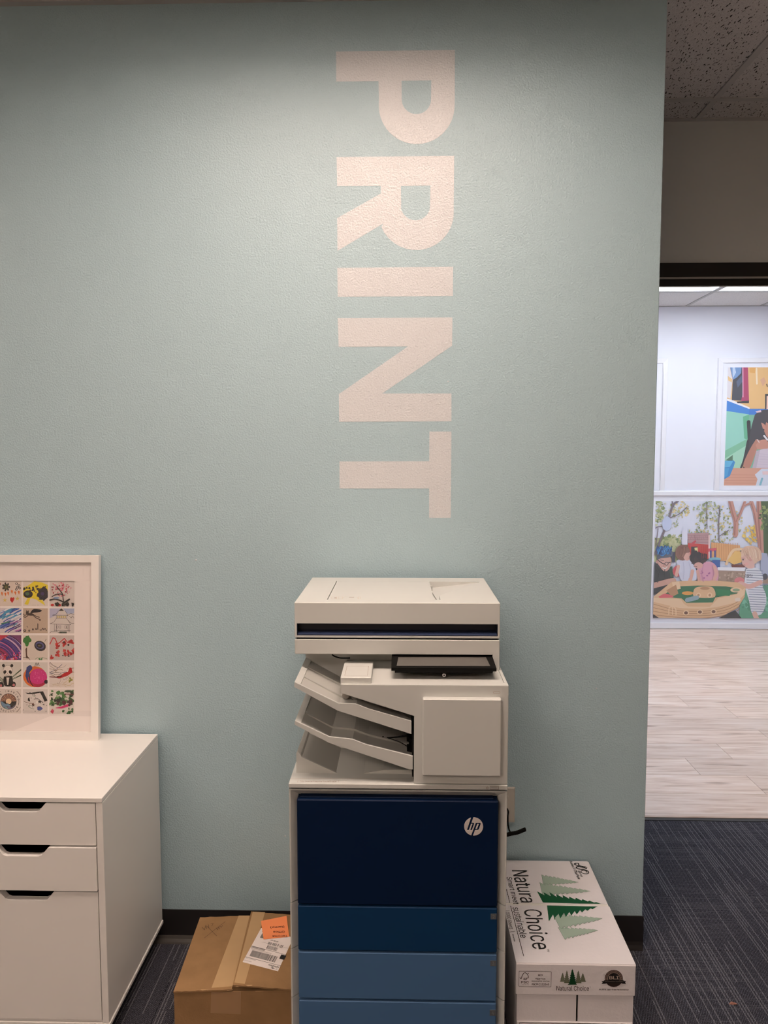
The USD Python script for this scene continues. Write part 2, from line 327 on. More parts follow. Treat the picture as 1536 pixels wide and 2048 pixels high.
# suspended ceiling of the near room
LX0, LX1, LY0, LY1 = 1.11 - 3 * T, 1.11 - T, 2.80 - 3 * T, 2.80 - 2 * T      # the lamp's opening in the grid
ceil = thing('ceiling', 'suspended ceiling of fissured acoustic tiles in a metal grid', 'ceiling', kind='structure')
cx = [x0r] + [x for x in (1.11 - 9 * T + T * i for i in range(12)) if x0r + .02 < x < x1r - .02] + [x1r]
cy = [y0r] + [y for y in (2.80 - 8 * T + T * i for i in range(10)) if y0r + .02 < y < HY - .02] + [HY]
lamps_open = [(LX0, LY0, LY1), (LX0 - 4 * T, LY0, LY1), (LX0 - 2 * T, LY0 - 4 * T, LY1 - 4 * T)]
def is_lamp(xm, ym): return any(a < xm < a + 2 * T and b < ym < c for a, b, c in lamps_open)
for i in range(len(cx) - 1):
    for j in range(len(cy) - 1):
        if not is_lamp((cx[i] + cx[i + 1]) / 2, (cy[j] + cy[j + 1]) / 2):
            part(ceil, 'ceiling_tile', bx(cx[i] + .008, cx[i + 1] - .008, cy[j] + .008, cy[j + 1] - .008, CZ + .001, CZ + .02, .002), 'ceiling_tile_old')
for x in cx[1:-1]:
    stops = sorted([(b, c) for a, b, c in lamps_open if a + .1 < x < a + 2 * T - .1]); y = y0r
    for b, c in stops + [(HY, HY)]:
        part(ceil, 'grid_bar', bx(x - .012, x + .012, y, b, CZ - .003, CZ + .004, .001), 'grid_metal'); y = c
for y in cy[1:-1]: part(ceil, 'grid_bar', bx(x0r, x1r, y - .012, y + .012, CZ - .0035, CZ + .0035, .001), 'grid_metal')
part(ceil, 'wall_angle', cat(bx(x0r, WX, WY - .02, WY, CZ - .004, CZ + .001), bx(x0r, x1r, HY - .02, HY, CZ - .004, CZ + .001)), 'grid_metal')
part(ceil, 'slab', bx(x0r, x1r, y0r, HY, CZ + .2, CZ + .26), 'plain_wall')
def troffer(x0, x1, y0, y1, z, material, label, depth=.05):
    t = thing('ceiling_light', label, 'ceiling light', ((x0 + x1) / 2, (y0 + y1) / 2, z), group=None)
    e = .014
    part(t, 'diffuser', bx(x0 + e + .01, x1 - e - .01, y0 + e + .01, y1 - e - .01, z + depth, z + depth + .006), material)
    for k in range(1, 6): xk = x0 + (x1 - x0) * k / 6; part(t, 'louver', bx(xk - .0015, xk + .0015, y0 + .026, y1 - .026, z + .017, z + .043), 'louver_metal')
    for k in range(1, 3): yk = y0 + (y1 - y0) * k / 3; part(t, 'louver', bx(x0 + .026, x1 - .026, yk - .0015, yk + .0015, z + .018, z + .042), 'louver_metal')
    part(t, 'housing', cat(bx(x0 + e, x0 + e + .01, y0 + e, y1 - e, z, z + depth + .01), bx(x1 - e - .01, x1 - e, y0 + e, y1 - e, z, z + depth + .01),
                           bx(x0 + e, x1 - e, y0 + e, y0 + e + .01, z, z + depth + .01), bx(x0 + e, x1 - e, y1 - e - .01, y1 - e, z, z + depth + .01), bx(x0 + e, x1 - e, y0 + e, y1 - e, z + depth + .01, z + depth + .03)), 'louver_metal')
troffer(LX0, LX1, LY0, LY1, CZ, 'diffuser_near', 'recessed ceiling light in front of the aqua wall')
troffer(LX0 - 4 * T, LX1 - 4 * T, LY0, LY1, CZ, 'diffuser_left', 'recessed ceiling light left of the cabinet, in line with the aqua wall')
troffer(LX0 - 2 * T, LX1 - 2 * T, LY0 - 4 * T, LY1 - 4 * T, CZ, 'diffuser_rear', 'recessed ceiling light behind the viewer on the left')

# the bright room beyond the doorway
fx0, fx1, fy0 = -.6, 5.0, HY + .12
shell('wall_far', [('wall_panel', bx(fx0, fx1, FY, FY + .1, 0, FZ + .1), None)], 'white_paint', 'bright white wall with photographs in the far room')
shell('wall_far_left', [('wall_panel', bx(fx0 - .1, fx0, fy0, FY, 0, FZ + .1), None)], 'white_paint', 'white left wall of the far room')
shell('wall_far_right', [('wall_panel', bx(fx1, fx1 + .1, fy0, FY, 0, FZ + .1), None)], 'white_paint', 'white right wall of the far room')
shell('wall_far_front', [('wall_panel', bx(fx0, .62, fy0, fy0 + .01, 0, FZ + .1), None), ('wall_panel', bx(2.12, fx1, fy0, fy0 + .01, 0, FZ + .1), None), ('wall_panel', bx(.62, 2.12, fy0 + .011, fy0 + .02, 2.24, FZ + .1), None)], 'white_paint', 'white wall on the far room side of the doorway')
wood = thing('floor_001', 'pale oak plank floor of the far room', 'wood floor', kind='structure')
part(wood, 'subfloor', bx(fx0, fx1, 3.0, FY, -.06, -.008), 'vinyl_base')
rnd = random.Random(5); PW = .1915
for r in range(18):
    ya_, yb_ = 3.035 + r * PW, min(3.035 + (r + 1) * PW, FY); x = fx0 - [.31, .62, .02, .9, .45, 1.1][r % 6] - rnd.uniform(0, .2)
    if r == 2: x = 1.39 - 1.5 * 2
    if r == 3: x = 1.62 - 1.5 * 2
    while x < fx1:
        xa, xb = max(x, fx0), min(x + 1.5, fx1)
        if xb - xa > .02 and yb_ - ya_ > .01: part(wood, 'plank', bx(xa + .0006, xb - .0006, ya_ + .0006, yb_ - .0006, -.008, 0, .0008), 'oak_' + rnd.choice('abcd'))
        x += 1.5
solo('trim_1', prism([(2.998, 0), (2.998, .004), (3.006, .0075), (3.036, .006), (3.040, 0)], 'x', .66, 2.08), 'oak_b', 'pale wood transition strip between carpet and oak planks', 'floor trim', kind='structure')
solo('trim_3', bx(.66, 2.08, 2.976, 2.9985, .0002, .0022, .0006), 'dark_frame', 'thin dark strip standing in for the shadow gap where the carpet meets the oak floor', 'floor trim', kind='structure')  # dark sheet added to paint the shadow gap at the threshold
fc = thing('ceiling_001', 'bright white tiled ceiling of the far room', 'ceiling', kind='structure')
gx = [2.337 + T * i for i in range(-4, 5)]; gx = [fx0] + [x for x in gx if fx0 + .02 < x < fx1 - .02] + [fx1]
gy = [FY] + [FY - .56 - T * i for i in range(0, 5)]; gy = gy[::-1]; gy = [fy0] + [y for y in gy if y > fy0 + .02]
FR = FY - .56
far_lamps = [(2.337 - T, 2.337, FR - T, FR), (2.337, 2.337 + T, FR - T, FR), (2.337 - 3 * T, 2.337 - 2 * T, FR - 3 * T, FR - 2 * T), (2.337 + T, 2.337 + 2 * T, FR - 3 * T, FR - 2 * T)]
for i in range(len(gx) - 1):
    for j in range(len(gy) - 1):
        xm, ym = (gx[i] + gx[i + 1]) / 2, (gy[j] + gy[j + 1]) / 2
        if not any(a < xm < b_ and c < ym < d for a, b_, c, d in far_lamps):
            part(fc, 'ceiling_tile', bx(gx[i] + .006, gx[i + 1] - .006, gy[j] + .006, gy[j + 1] - .006, FZ + .001, FZ + .02, .002), 'ceiling_tile_new')
for x in gx[1:-1]: part(fc, 'grid_bar', bx(x - .012, x + .012, fy0, FY, FZ - .003, FZ + .004), 'grid_metal')
for y in gy[1:-1]: part(fc, 'grid_bar', bx(fx0, fx1, y - .012, y + .012, FZ - .0035, FZ + .0035), 'grid_metal')
part(fc, 'wall_angle', bx(fx0, fx1, FY - .008, FY - .0002, FZ - .004, FZ), 'grid_metal')
part(fc, 'slab', bx(fx0, fx1, fy0, FY, FZ + .08, FZ + .1), 'white_paint')
for k, (a, b_, c, d) in enumerate(far_lamps):
    t = thing('ceiling_light', ['flat lit ceiling panel near the photo wall, left of a grid bar', 'flat lit ceiling panel near the photo wall, right of a grid bar', 'flat lit ceiling panel near the doorway on the left', 'flat lit ceiling panel near the doorway on the right'][k], 'ceiling light', ((a + b_) / 2, (c + d) / 2, FZ))
    part(t, 'diffuser', bx(a + .02, b_ - .02, c + .02, d - .02, FZ + .004, FZ + .012), 'diffuser_far' if k < 2 else 'diffuser_doorway')
    part(t, 'frame', cut(bx(a + .012, b_ - .012, c + .012, d - .012, FZ, FZ + .02), bx(a + .025, b_ - .025, c + .025, d - .025, FZ - .01, FZ + .005), bx(a + .019, b_ - .019, c + .019, d - .019, FZ + .003, FZ + .013)), 'trim_white')
solo('baseboard_far', prism([(FY, .003), (FY, .052), (FY - .012, .052), (FY - .014, .045), (FY - .014, .003)], 'x', fx0, fx1), 'trim_white', 'low white baseboard under the photo wall', 'baseboard', kind='structure')
solo('trim_2', prism([(FY, 1.134), (FY, 1.178), (FY - .010, 1.178), (FY - .022, 1.170), (FY - .022, 1.140), (FY - .016, 1.134)], 'x', fx0, fx1), 'trim_white', 'white chair rail across the photo wall', 'trim', kind='structure')

# ================================================================== LETTERING ON THE WALL
wl = thing('wall_lettering', 'large off-white capital letters reading PRINT downwards on the aqua wall', 'wall lettering', (0, WY, 1.9))
def letter(pts, holes=()):
    w = lambda q: [tuple(aty(x, y, WY)[[0, 2]]) for x, y in q]
    g = Polygon(w(pts), [w(h) for h in holes]); part(wl, 'letter', prism(g, 'y', WY - .0005, WY + .001), 'letter_paint')
def zz(ox, oy, s): return lambda *pts: [(ox + x / s, oy + y / s) for x, y in pts]
def arc(cx_, cy_, rx, ry, a0, a1, n=14): return [(cx_ + rx * math.cos(math.radians(a)), cy_ + ry * math.sin(math.radians(a))) for a in np.linspace(a0, a1, n)]
q = zz(650, 80, 5.486)
letter(q((122, 127), (1425, 110), (1424, 640), *arc(1006, 720, 416, 422, 0, 180, 30), (592, 640), (587, 452), (123, 455)),
       [q((840, 448), (1166, 444), (1164, 640), *arc(1003, 650, 161, 164, 0, 180, 20), (842, 640))])
q = zz(650, 300, 5.486)
letter(q((127, 78), (1418, 65), (1412, 620), *arc(1000, 690, 412, 408, 0, 158, 26), (640, 806), (137, 1107), (133, 748), (613, 478), (613, 394), (133, 397)),
       [q((833, 396), (1157, 390), (1153, 600), *arc(993, 612, 160, 160, 0, 180, 20), (836, 600))])
q = zz(650, 520, 5.486)
letter(q((135, 86), (1405, 75), (1403, 395), (140, 405)))
q2 = zz(650, 740, 5.486)
letter(q((140, 638), (1398, 631), (1395, 940)) + q2((628, 258), (1387, 258), (1387, 563), (155, 568), (152, 264)) + q((912, 948), (150, 953)))
letter(q2((1145, 675), (1387, 675), (1380, 1622), (1142, 1622), (1143, 1300), (160, 1300), (158, 1003), (1143, 1001)))

# ================================================================== DRAWER CABINET
CX0, CX1, CYF, CYB, CT = -1.205, -.7298, 1.7476, 2.166, .6587
cab = thing('drawer_cabinet', 'white drawer cabinet with cut-out grips, standing left of the cardboard box', 'cabinet', ((CX0 + CX1) / 2, (CYF + CYB) / 2, 0))
part(cab, 'top_panel', bx(CX0, CX1, CYF - .0006, CYB, CT - .0115, CT, .0009), 'cabinet_white')
sp = .0166; zb = .083
part(cab, 'side_panel', bx(CX1 - sp, CX1, CYF + .001, CYB, .078, CT - .0124, .0008), 'cabinet_white')
part(cab, 'side_panel', bx(CX0, CX0 + sp, CYF + .001, CYB, .078, CT - .0124, .0008), 'cabinet_white')
part(cab, 'back_panel', bx(CX0 + sp, CX1 - sp, CYB - .006, CYB, .08, CT - .0124), 'cabinet_white')
part(cab, 'bottom_panel', bx(CX0 + sp, CX1 - sp, CYF + .022, CYB - .008, .08, .092), 'cabinet_white')
dx0, dx1 = CX0 + sp + .0014, CX1 - sp - .0014
for zt, zl, dy, n0, n1 in ((.6440, .5385, .0004, -13.5, 93.5), (.5335, .4236, -.0035, -14, 97), (.4185, .0865, .0004, -14, 104)):
    zm = zt - .0225; e = .018
    xl, xr = aty(n0, 1600, CYF)[0], aty(n1, 1600, CYF)[0]
    notch = [(xl, zt), (xl + e * .3, zt - .0015), (xl + e * 1.15, zm + .003), (xl + e * 1.6, zm), (xr - e * 1.6, zm), (xr - e * 1.15, zm + .003), (xr - e * .3, zt - .0015), (xr, zt)]
    d = part(cab, 'drawer', prism([(dx0, zl), (dx1, zl), (dx1, zt)] + notch[::-1] + [(dx0, zt)], 'y', CYF + dy, CYF + dy + .018), 'cabinet_white')
    part(d, 'drawer_box', cat(bx(dx0 + .02, dx1 - .02, CYF + .25, CYB - .02, zl + .01, zt - .04), bx(dx0 + .02, dx0 + .03, CYF + .02, CYB - .03, zl + .012, zt - .042), bx(dx1 - .03, dx1 - .02, CYF + .02, CYB - .03, zl + .012, zt - .042)), 'printer_dark')
part(cab, 'base_rail', bx(CX0 - .003, CX1 + .003, CYF + .001, CYB, .066, .078, .002), 'cabinet_white')
part(cab, 'front_rail', bx(CX0 + sp, CX1 - sp, CYF + .003, CYF + .02, .078, .0855, .001), 'cabinet_white')
for fx in (CX0 + .035, CX1 - .05):
    for fy in (CYF + .05, CYB - .05):
        c = trimesh.creation.cylinder(.015, .066, sections=16); c.apply_translation([fx, fy, .033]); part(cab, 'leg', c, 'printer_dark')

# ================================================================== FRAMED CHILDREN'S ART leaning on the wall
lean = math.radians(4.75); U_ = np.array([1, 0, 0.]); V_ = np.array([0, math.sin(lean), math.cos(lean)]); N_ = np.cross(U_, V_)
FO = np.array([-.8875, 2.1115, CT])
fr = thing('framed_artwork', "square white picture frame of children's paintings leaning on the wall on the cabinet", 'picture frame', (-1.13, 2.13, CT))
pl = Print(FO, U_, V_)
FRw, FRh = .5135, pl.uv(196.4, 1110.8)[1]
def fbox(u0, u1, v0, v1, w0, w1, r=0):
    m = bx(u0, u1, v0, v1, w0, w1, r); R4 = np.eye(4); R4[:3, 0], R4[:3, 1], R4[:3, 2], R4[:3, 3] = U_, V_, N_, FO; m.apply_transform(R4); return m
iu = pl.uv(181.9, 1300)[0]; iv0, iv1 = pl.uv(182, 1464.5)[1], pl.uv(182, 1124.9)[1]; il = -FRw - iu
def rail(quad):   # mitred frame bar
    pts = [(u, v, w) for u, v in quad for w in (-.0165, 0)]
    m = hull(pts); R4 = np.eye(4); R4[:3, 0], R4[:3, 1], R4[:3, 2], R4[:3, 3] = U_, V_, N_, FO; m.apply_transform(R4); return m
for quad in ([(0, 0), (0, FRh), (iu, iv1), (iu, iv0)], [(0, FRh), (-FRw, FRh), (il, iv1), (iu, iv1)], [(-FRw, FRh), (-FRw, 0), (il, iv0), (il, iv1)], [(-FRw, 0), (0, 0), (iu, iv0), (il, iv0)]):
    part(fr, 'frame_bar', rail(quad), 'frame_white')
part(fr, 'backing', fbox(il, iu, iv0, iv1, -.0155, -.0095), 'frame_white')
pm = Print(FO + N_ * -.0072, U_, V_); pa = Print(FO + N_ * -.0093, U_, V_)      # face of the mat, face of the prints
wu1, wv1 = pm.uv(148.6, 1162); wv0 = pm.uv(148.6, 1428.3)[1]; wu0 = -FRw - wu1
part(fr, 'mat', cut(fbox(il, iu, iv0, iv1, -.0093, -.0072), fbox(wu0, wu1, wv0, wv1, -.012, -.004)), 'mat_board')
part(fr, 'sheet', fbox(wu0 - .01, wu1 + .01, wv0 - .01, wv1 + .01, -.0098, -.0094), 'mat_board')
part(fr, 'glass', fbox(il, iu, iv0, iv1, -.0052, -.0037), 'picture_glass')
ax_ = lambda x: pa.uv(x, 1295)[0]; ay_ = lambda y: pa.uv(90, y)[1]
cw, ch = ax_(148.4) - ax_(98.9), ay_(1162.6) - ay_(1212.4); pitch_u, pitch_v = ax_(148.4) - ax_(95.45), (ay_(1162.6) - ay_(1378.6)) / 4
au0, av1 = ax_(148.4) - cw - 4 * pitch_u, ay_(1162.6)
AO = FO + N_ * -.0093
paper = L(218, 206, 198)
class Cell(Print):
    def __init__(s, col, row):
        O = AO + U_ * (au0 + col * pitch_u) + V_ * (av1 - row * pitch_v)
        super().__init__(O, U_ * cw, -V_ * ch, clip=sbox(0, 0, 1, 1), step=1.2e-5); s.N = N_
    def bg(s, c): s.poly([(0, 0), (1, 0), (1, 1), (0, 1)], c)
    def add(s, v2, f, color): Print.add(s, v2, np.asarray(f)[:, ::-1], color)
def blob(r, c, rad, jag=.35, n=14, sq=1.0): return [(c[0] + rad * (1 + r.uniform(-jag, jag)) * math.cos(2 * math.pi * i / n), c[1] + sq * rad * (1 + r.uniform(-jag, jag)) * math.sin(2 * math.pi * i / n)) for i in range(n)]
def scribble(c, r, n, cols, w=(.01, .03), ext=(0, 0, 1, 1), bend=.25):
    for _ in range(n):
        x, y = r.uniform(ext[0], ext[2]), r.uniform(ext[1], ext[3]); pts = [(x, y)]
        for _ in range(3):
            x += r.uniform(-bend, bend); y += r.uniform(-bend * .6, bend * .6); pts.append((x, y))
        c.line(smoothline(pts, 4), r.uniform(*w), r.choice(cols))
R = random.Random(11)
GREEN, RED, YEL, BLUE, ORA, PINK, PUR, DARK = L(40, 95, 45), L(190, 30, 35), L(225, 205, 40), L(45, 80, 165), L(225, 120, 50), L(210, 70, 140), L(70, 50, 110), L(35, 32, 40)
def art_turtle(c):
    c.bg(L(214, 200, 190))
    for i in range(7): a = i * .9; c.dot((.375 + .13 * math.cos(a), .23 + .14 * math.sin(a)), .035, DARK, .045)
    c.dot((.375, .23), .105, L(60, 62, 35), .12); c.dot((.375, .24), .05, L(110, 105, 60), .06)
    for x, y in ((.80, .10), (.9, .17), (.84, .24), (.93, .28), (.79, .33)): c.dot((x, y), .05, DARK, .045); c.dot((x, y), .022, L(230, 225, 210))
    c.dot((.1, .12), .06, L(150, 70, 40))
    for x, y in ((.21, .52), (.35, .54), (.46, .51), (.615, .44), (.75, .49), (.895, .47)): c.poly([(x - .045, y - .06), (x, y - .09), (x + .04, y - .05), (x + .01, y + .08)], ORA)
    c.poly([(.625, .88), (.54, .76), (.55, .67), (.6, .64), (.63, .68), (.67, .64), (.72, .67), (.70, .76)], RED)
    for x, y in ((.33, .76), (.84, .70)): c.poly([(x + (.1 if k % 2 == 0 else .035) * math.sin(k * math.pi / 5), y - (.1 if k % 2 == 0 else .035) * math.cos(k * math.pi / 5)) for k in range(10)], L(215, 190, 95))
def art_yellow(c):
    c.bg(L(214, 204, 195)); c.poly([(0, .25), (.15, .2), (.45, 0), (.75, .05), (1, .15), (1, .45), (.7, .6), (.9, .98), (.5, .72), (.3, .68), (.2, .95), (.05, .92), (.18, .68), (0, .62)], YEL)
    c.poly(blob(R, (.8, .5), .22, .25, 18, 1.2), L(38, 34, 52)); c.dot((.78, .5), .07, PUR)
    c.dot((.2, .52), .19, DARK, .15); c.dot((.17, .5), .08, L(70, 110, 75), .07)
    for _ in range(16): c.poly(blob(R, (R.uniform(0, .65), R.uniform(.18, .4)), .04, .6, 7), DARK)
    for _ in range(8): c.poly(blob(R, (R.uniform(.45, .98), R.uniform(.0, .9)), .025, .6, 7), DARK)
    for x in (.4, .48, .6): c.dot((x, .96), .015, L(150, 145, 150))
def art_cherry(c):
    c.bg(L(208, 198, 194))
    for _ in range(90):
        a, d = R.uniform(0, 2 * math.pi), R.uniform(0, 1) ** .6; c.poly(blob(R, (.45 + .42 * d * math.cos(a), .30 + .3 * d * math.sin(a)), R.uniform(.012, .035), .6, 6), R.choice([L(190, 35, 70), L(215, 90, 120), L(150, 25, 50), L(225, 140, 155)]))
    c.line(smoothline([(.6, 1), (.56, .75), (.52, .5), (.34, .26), (.3, .2)]), .035, BLACK); c.line(smoothline([(.54, .55), (.4, .5), (.2, .55), (.1, .62)]), .03, BLACK)
    c.line(smoothline([(0, .75), (.2, .71), (.4, .75), (.6, .85)]), .05, BLACK); c.line([(.6, .85), (.8, .72)], .07, BLACK)
    c.dot((.28, .66), .12, L(120, 145, 185), .04)
    for x in (.12, .4): c.dot((x, .95), .07, RED, .05)
    for x in (.27, .32, .55, .68, .72, .95): c.poly(blob(R, (x, .92), .07, .5, 8), BLACK)
def art_wave(c):
    c.bg(L(206, 196, 200))
    for i in range(46): x, y = R.uniform(-.1, .9), R.uniform(.05, .95); c.line(smoothline([(x, y + .1), (x + .15, y), (x + .35, y - .08)]), R.uniform(.02, .06), R.choice([BLUE, L(60, 110, 190), L(70, 150, 190), L(40, 60, 140), L(110, 130, 190), L(220, 220, 225)]))
    for i in range(14): x, y = R.uniform(.4, .9), R.uniform(.55, .95); c.line(smoothline([(x, y), (x + .15, y - .05), (x + .3, y - .12)]), R.uniform(.015, .035), R.choice([L(170, 90, 165), L(200, 130, 180), PUR]))
    c.line([(.2, .63), (.5, .55)], .05, L(60, 130, 110))
def art_flyer(c):
    c.bg(L(186, 166, 148)); c.poly(smoothline([(.24, .27), (.38, .06), (.55, .03), (.75, .08), (.68, .15), (.4, .19), (.28, .28)]), DARK); c.dot((.3, .25), .15, L(60, 45, 40), .05, 5)
    c.dot((.17, .19), .06, L(60, 45, 40)); c.poly([(.12, .15), (.14, .06), (.18, .14)], DARK); c.poly([(.18, .14), (.22, .07), (.23, .17)], DARK)
    for p in ([(.15, .26), (.05, .28), (0, .22)], [(.2, .29), (.1, .36), (.01, .34)], [(.45, .28), (.55, .33), (.66, .36)], [(.42, .3), (.55, .4), (.7, .46), (.67, .5)]): c.line(smoothline(p), .03, L(55, 40, 36))
    for x, y, r_ in ((.07, .9, .055), (.25, .9, .04), (.4, .85, .04), (.53, .83, .04), (.7, .87, .025)): c.dot((x, y), r_, DARK); c.dot((x, y - .01), r_ * .45, L(170, 150, 130))
    c.line([(.6, .62), (.6, .85)], .03, DARK); c.line([(.15, .72), (.2, .77)], .015, DARK); c.line(smoothline([(.75, .88), (.8, .8), (.84, .87), (.89, .81), (.95, .9)]), .025, DARK)
def art_pagoda(c):
    c.bg(L(208, 200, 196)); c.poly([(0, 0), (.45, 0), (.3, .25), (.12, .35), (0, .4)], L(178, 178, 205)); c.poly([(.55, 0), (1, 0), (1, .2), (.7, .22)], L(165, 175, 205))
    c.poly([(.36, .1), (.48, 0), (.58, .1)], BLACK); W = .013
    for p in ([(.36, .1), (.28, .22), (.12, .28), (.74, .28), (.64, .1)], [(.28, .28), (.28, .40), (.70, .40), (.70, .28)], [(.28, .40), (.18, .55), (.02, .62), (.86, .66), (.78, .52), (.70, .42)], [(.2, .64), (.2, .92)], [(.27, .64), (.27, .92)], [(.8, .66), (.8, .95)], [(.75, .66), (.75, .92)], [(.2, .88), (.85, .9)], [(.72, .3), (.85, .2), (1, .25)], [(.75, .5), (.9, .6), (1, .6)], [(0, 1), (.08, .93), (.3, .93), (.42, 1)], [(.8, .32), (.88, .38), (.93, .3), (1, .4)]): c.line(p, W, INK)
    for i in range(5): c.poly([(.31 + i * .075, .30), (.36 + i * .075, .30), (.36 + i * .075, .38), (.31 + i * .075, .38)], L(190, 170, 90))
    for x in (.32, .43, .65, .72): c.line([(x - .03, .7), (x + .03, .7), (x + .03, .8), (x - .03, .8), (x - .03, .7)], .01, INK)
    c.poly([(.4, .93), (.7, .93), (.7, 1), (.4, 1)], L(75, 85, 78))
def art_swirl(c):
    c.bg(L(120, 60, 110))
    for i in range(40):
        r_ = .15 + i * .028; c.line(arc(-.15 + R.uniform(-.03, .03), 1.1, r_ * 1.15, r_, -100, 10, 14), R.uniform(.015, .04), R.choice([L(45, 45, 130), L(60, 70, 160), L(170, 40, 85), L(205, 90, 130), L(35, 30, 60), L(200, 165, 190)]))
    for _ in range(30): c.poly(blob(R, (R.uniform(.1, 1), R.uniform(.68, 1)), .04, .6, 7), R.choice([RED, PINK, L(225, 170, 190), L(50, 45, 120)]))
    c.poly([(0, 0), (.5, 0), (.1, .25), (0, .4)], L(190, 50, 75))
def art_tree_eye(c):
    c.bg(L(210, 198, 188)); c.poly(smoothline([(.1, .55), (.16, .5), (.17, .8), (.25, .93), (.12, .92)]), L(95, 65, 50))
    for x, y, s in ((.08, .2, .08), (.18, .13, .09), (.27, .2, .07), (.16, .3, .1)): c.poly(blob(R, (x, y), s, .2, 12, 1.4), L(45, 120, 45))
    c.dot((.69, .43), .24, DARK, .2, 25); c.dot((.68, .41), .18, L(85, 85, 140), .14, 25); c.dot((.67, .42), .13, DARK, .09, 15); c.dot((.66, .42), .06, L(110, 95, 75), .03)
    c.line([(.88, .25), (.94, .15)], .015, L(60, 90, 60)); c.line(smoothline([(0, .9), (.2, .88), (.3, 1), (.5, 1.05)]), .014, INK); c.line(smoothline([(.5, .96), (.6, .9), (.7, .97), (.8, .9), (.98, .95)]), .014, L(60, 110, 70))
    for _ in range(8): c.poly(blob(R, (R.uniform(.6, .85), R.uniform(.9, 1)), .03, .5, 6), L(45, 120, 60))
def art_red(c):
    c.bg(L(190, 180, 176)); c.line([(.02, .35), (.14, .1), (.22, .12), (.34, .38)], .035, RED); c.line([(.3, .36), (.45, .26), (.6, .12), (.75, .3), (1, .3)], .035, RED)
    for _ in range(46): x, y = R.choice([(.1, .82), (.33, .45), (.33, .75), (.6, .35), (.75, .45), (.88, .3), (.6, .7), (.82, .7), (.95, .6)]); c.poly(blob(R, (x + R.uniform(-.07, .07), y + R.uniform(-.1, .1)), .05, .6, 7), R.choice([RED, L(205, 50, 45), L(165, 25, 30)]))
    for p in ((.59, .27), (.77, .38)): c.dot(p, .04, BLACK)
    for _ in range(7): c.poly(blob(R, (R.uniform(.5, .85), .8 + R.uniform(-.03, .05)), .02, .5, 6), DARK)
def art_panda(c):
    c.bg(L(206, 200, 192))
    for s, e in (((.62, .62), (1.0, .3)), ((.62, .7), (1.0, .52)), ((.3, .75), (0, .5)), ((.35, .85), (0, .62))): c.line([s, e], .045, L(45, 70, 45)); c.line([s, ((s[0] + e[0]) / 2, (s[1] + e[1]) / 2)], .012, L(200, 205, 190))
    c.poly(smoothline([(.3, .58), (.28, .75), (.33, .95), (.52, .98), (.66, .92), (.66, .7), (.62, .55)]), BLACK); c.poly([(.40, .62), (.52, .62), (.48, .92), (.43, .92)], L(215, 205, 196))
    c.dot((.2, .92), .1, BLACK, .13, -15); c.dot((.18, .95), .05, L(190, 110, 115), .06); c.dot((.68, .9), .1, BLACK, .12, 20); c.dot((.7, .92), .05, L(190, 110, 115), .055)
    c.dot((.28, .14), .06, BLACK); c.dot((.62, .14), .06, BLACK); c.dot((.455, .34), .19, BLACK, .215); c.dot((.455, .34), .18, L(222, 212, 204), .205)
    for x, s in ((.34, 25), (.56, -25)): c.dot((x, .4), .06, BLACK, .075, s)
    c.line([(.45, .43), (.45, .47), (.4, .5)], .01, BLACK); c.line([(.45, .47), (.5, .5)], .01, BLACK)
def art_fruit(c):
    c.bg(L(208, 202, 196)); c.dot((.48, .58), .47, L(215, 110, 40), .42); c.poly(smoothline([(.15, .2), (.3, .12), (.38, .25), (.25, .45), (.3, .75), (.45, .95), (.2, .8), (.1, .55)]), L(45, 60, 120))
    c.dot((.62, .6), .36, L(200, 40, 125), .35); c.poly(arc(.6, .62, .4, .38, 20, 180, 16) + arc(.6, .58, .36, .3, 180, 20, 16), L(175, 30, 70)); c.line(arc(.55, .6, .28, .4, 120, 200, 10), .03, DARK); c.dot((.94, .78), .08, DARK)
    for _ in range(20): c.dot((R.uniform(.4, .85), R.uniform(.35, .8)), .014, L(225, 120, 175))
    c.line([(.48, .16), (.53, .02), (.57, .14), (.62, .02), (.66, .14)], .018, INK)
def art_scratch(c):
    c.bg(L(216, 206, 200)); scribble(c, R, 14, [INK, L(60, 70, 110), L(110, 90, 60)], (.008, .018), (0, .1, .8, .6), .35)
    c.poly([(.3, .62), (.5, .5), (.6, .42), (.75, .38), (.82, .2), (.9, .22), (.93, .4), (.75, .52), (.55, .6), (.4, .65)], L(180, 20, 30)); c.line([(.02, .58), (.3, .6), (.5, .55)], .04, L(90, 20, 30))
    for _ in range(9): c.poly(blob(R, (R.uniform(.76, .93), R.uniform(.62, .8)), .035, .5, 7), R.choice([L(60, 75, 40), INK, L(150, 150, 60)]))
    scribble(c, R, 8, [L(200, 175, 120), L(205, 190, 170)], (.008, .014), (0, .8, .8, 1), .3)
